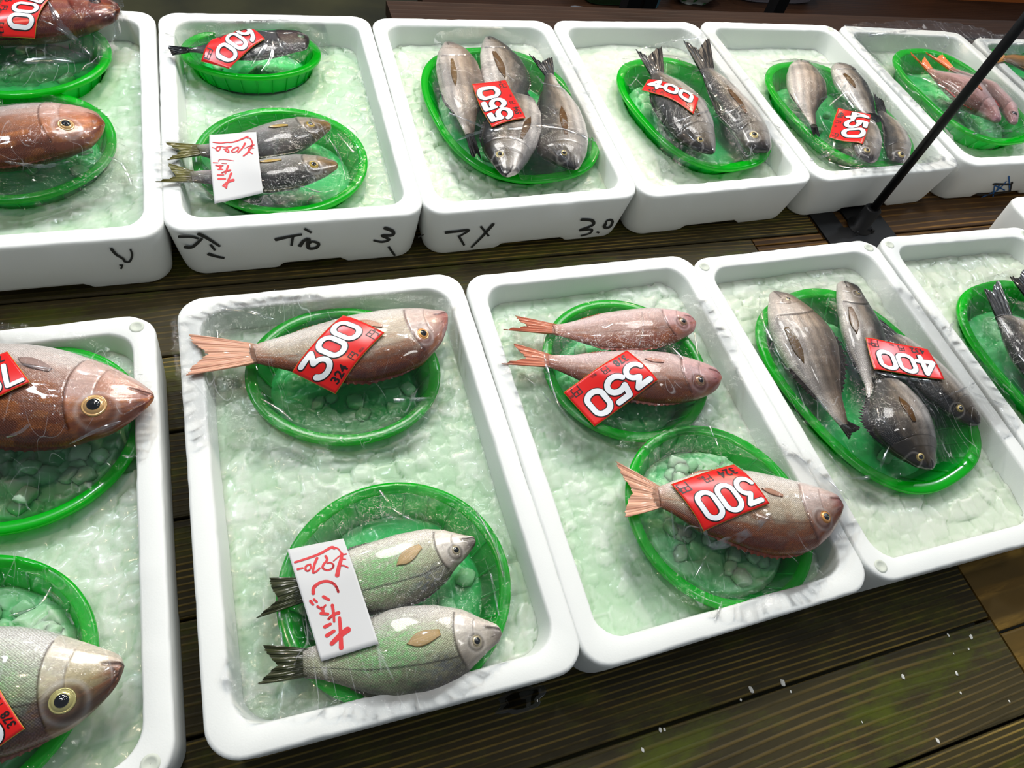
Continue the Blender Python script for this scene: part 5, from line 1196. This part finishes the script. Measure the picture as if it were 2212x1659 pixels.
# ------------------------------------------------------------------ wet spots and crumbs on the wood
def blob(name, px, r, label, cat, m_=M_WATER, z=.0006, sx=1.):
    c = P(*px, 0.); V = []; n = 40
    for k, (rr, h) in enumerate([(1., 0), (.95, .0005), (.8, .0007), (.7, .0007)]):
        for i in range(n):
            t = 2*math.pi*i/n; q = r*rr*(1+.5*(vnoise(math.cos(t)*2+5, math.sin(t)*2+5, 1.3, int(px[0]))-.5)); V.append((c[0]+q*math.cos(t)*sx, c[1]+q*math.sin(t), z+h))
    o = mesh_obj(name, V, grid_faces(4, n, False, True)+[tuple(3*n+k for k in range(n))], m_); return tag(o, label, cat)
blob('water_puddle', (1125,1512), .012, 'small water puddle on the planks at the front edge of the 970 box', 'puddle', sx=2.6)
blob('water_puddle', (1262,30), .03, 'wet patch on the table beyond the box marked 3.0', 'puddle', sx=2.2)
M_CRUMB = simple('foam_crumb', (214, 214, 206), .8)
mb = MB(); r_ = random.Random(5)
for px, s in [((2097,1376),.004),((2066,1455),.0035),((1690,1475),.0045),((1622,1490),.004),((2048,1372),.0025),((1708,1494),.0018),((1426,1577),.003),((1435,1576),.0022),((2092,1402),.0018),((2075,1497),.002),((1388,1620),.0025),((2180,1515),.0018),((1950,1462),.004),((1862,1560),.0014),((2060,1412),.0012),((1600,1512),.002),((2025,1600),.003)]:
    c = P(*px, 0.); V, F = LUMPS[r_.randrange(14)]; mb.add(V*np.array([s*.6, s*.9, s*.25])+np.array([c[0], c[1], s*.15]), F)
o = mb.build('foam_crumbs', M_CRUMB); tag(o, 'white foam crumbs scattered on the dark planks at lower right', 'crumbs', kind='stuff')

# ------------------------------------------------------------------ behind the table
mfl, nt, b = mat('dark_floor'); b.inputs['Base Color'].default_value = (.020, .019, .010, 1); b.inputs['Roughness'].default_value = .5
no = N(nt, 'ShaderNodeTexNoise', i_Scale=2.5, i_Detail=5); L(nt, coords(nt), no.inputs['Vector']); r = ramp(nt, [(.3, (.014, .015, .005)), (.8, (.07, .068, .022))]); L(nt, no.outputs[0], r.inputs[0]); L(nt, r.outputs[0], b.inputs['Base Color'])
V, F = box_vf(-6, -3, -.86, 9, 9, -.80); o = mesh_obj('floor', V, F, mfl, smooth=False); o['kind'] = 'structure'
# table legs under the far edge
for x in (-.6, 1.0, 2.5):
    V, F = box_vf(x, 1.24, -.80, x+.09, 1.31, -.03); under(mesh_obj('leg', V, F, M_WOODR, smooth=False), tb)
for x in (-.6, 2.3):
    V, F = box_vf(x, -.42, -.80, x+.09, -.33, -.03); under(mesh_obj('leg', V, F, M_WOODR, smooth=False), tb)
# low shelf with bags and tubs
def tubshape(name, label, cat, cx, cy, z0, wx, wy, h, m_, rim=None, flare=1.12, group=None):
    rt = root_at(name, (cx, cy, z0), label, cat, group)
    V = []; pr = [(.90, 0), (1.0, .01), (flare, h), (flare+.04, h), (flare+.04, h+.012), (flare-.04, h+.012), (flare-.05, h-.004), (.92, .02), (.3, .018)]
    n = 48
    for rr, z in pr:
        for k in range(n):
            t = 2*math.pi*k/n; c_, s_ = math.cos(t), math.sin(t)
            V.append((cx+wx*rr*np.sign(c_)*abs(c_)**.4, cy+wy*rr*np.sign(s_)*abs(s_)**.4, z0+z))
    F = grid_faces(len(pr), n, False, True)
    under(mesh_obj('tub_wall', V, [f for f in F[:3*n]+F[5*n:]]+[tuple(range(n))[::-1], tuple((len(pr)-1)*n+k for k in range(n))], m_), rt)
    under(mesh_obj('tub_rim', V, F[2*n:6*n], rim or m_), rt); return rt
ZS = -.45
mtub = simple('dark_green_tub', (38, 84, 48), .35); mtub2 = simple('teal_tub', (70, 130, 150), .35); mtray = simple('pale_tray', (206, 206, 214), .5); mmag = simple('magenta_bag', (120, 30, 58), .35); morg = simple('orange_crate', (176, 92, 30), .5)
V, F = box_vf(.6, 2.02, ZS-.04, 5.2, 3.0, ZS); o = mesh_obj('low_shelf', V, F, M_WOODR, smooth=False); tag(o, 'dark low shelf behind the table holding tubs and bags', 'shelf')
def at_shelf(px, py=10): return P(px, py, ZS+.05)
p = at_shelf(1352, 4); tubshape('plastic_tub', 'dark green tub behind the table with a pale green side', 'tub', p[0], p[1]+.16, ZS, .13, .10, .16, mtub, simple('pale_green_rim', (110, 150, 90), .4))
p = at_shelf(1418, 6); tubshape('plastic_tub', 'narrow light blue tub beside the dark green tub', 'tub', p[0]+.02, p[1]+.10, ZS, .035, .05, .16, mtub2)
p = at_shelf(1720, 6); tubshape('foam_tray', 'pale tray behind the table near the top centre right', 'tray', p[0]-.02, p[1]+.20, ZS, .20, .12, .09, mtray)
mbag, nt, b = mat('leafy_bag'); vo = N(nt, 'ShaderNodeTexVoronoi', i_Scale=38); L(nt, coords(nt), vo.inputs['Vector'])
r = ramp(nt, [(.0, (.02, .10, .03)), (.30, (.06, .30, .08)), (.42, (.45, .52, .45)), (.8, (.50, .56, .50))]); L(nt, vo.outputs['Distance'], r.inputs[0]); L(nt, r.outputs[0], b.inputs['Base Color']); b.inputs['Roughness'].default_value = .2; b.inputs['Coat Weight'].default_value = .6
def bag(name, label, px, wx, h, m_, off=.12):
    p = at_shelf(px, 6); V = []; n, k = 26, 14
    for j in range(k):
        q = j/(k-1); rr = math.sin(math.pi*min(.12+q*.8, .97))**.6
        for i in range(n):
            t = 2*math.pi*i/n; w_ = 1+.14*math.sin(5*t+q*4)+.08*math.sin(9*t-q*7); V.append((p[0]+wx*rr*w_*math.cos(t), p[1]+off+wx*.6*rr*w_*math.sin(t), ZS+h*q))
    rt = root_at(name, (p[0], p[1]+off, ZS), label, 'bag')
    under(mesh_obj('bag_body', V, grid_faces(k, n, False, True)+[tuple(range(n))[::-1], tuple((k-1)*n+i for i in range(n))], m_), rt)
    V, F = tube_vf([(p[0]+.01*math.sin(i), p[1]+off, ZS+h-.01+.01*i) for i in range(5)], [.02, .012, .014, .024, .03], 10); under(mesh_obj('tied_top', V, F, m_), rt)
bag('plastic_bag', 'clear bag of green leaves and white flowers behind the table', 1530, .13, .22, mbag)
bag('plastic_bag', 'dark magenta bag between the leafy bag and the pale tray', 1622, .07, .16, mmag, .20)
for px, lab in ((1410, 'dark post rising behind the table left of the leafy bag'), (1447, 'dark post rising behind the table at the leafy bag'), (1742, 'dark slanting post in front of the pale tray')):
    p = P(px, 8, -.1); rt = root_at('wooden_post', (p[0], p[1], -.8), lab, 'post', 'dark posts behind the table')
    V, F = box_vf(p[0]-.022, p[1]+.10, -.8, p[0]+.022, p[1]+.145, .3); under(mesh_obj('shaft', V, F, M_STEEL, smooth=False), rt)
    V, F = box_vf(p[0]-.032, p[1]+.09, -.8, p[0]+.032, p[1]+.155, -.76); under(mesh_obj('foot', V, F, M_STEEL, smooth=False), rt)
p = at_shelf(2170, 4); rt = root_at('wooden_crate', (p[0], p[1]+.25, ZS), 'orange wooden crate behind the table at the upper right corner', 'crate')
for i in range(3):
    V, F = box_vf(p[0]-.32, p[1]+.10, ZS+.07*i, p[0]+.45, p[1]+.115, ZS+.07*i+.06); under(mesh_obj('slat', V, F, morg, smooth=False), rt)
for x in (-.32, .43):
    V, F = box_vf(p[0]+x, p[1]+.115, ZS, p[0]+x+.02, p[1]+.45, ZS+.2); under(mesh_obj('end_board', V, F, morg, smooth=False), rt)
V, F = box_vf(p[0]-.30, p[1]+.115, ZS+.001, p[0]+.43, p[1]+.45, ZS+.012); under(mesh_obj('bottom_board', V, F, morg, smooth=False), rt)
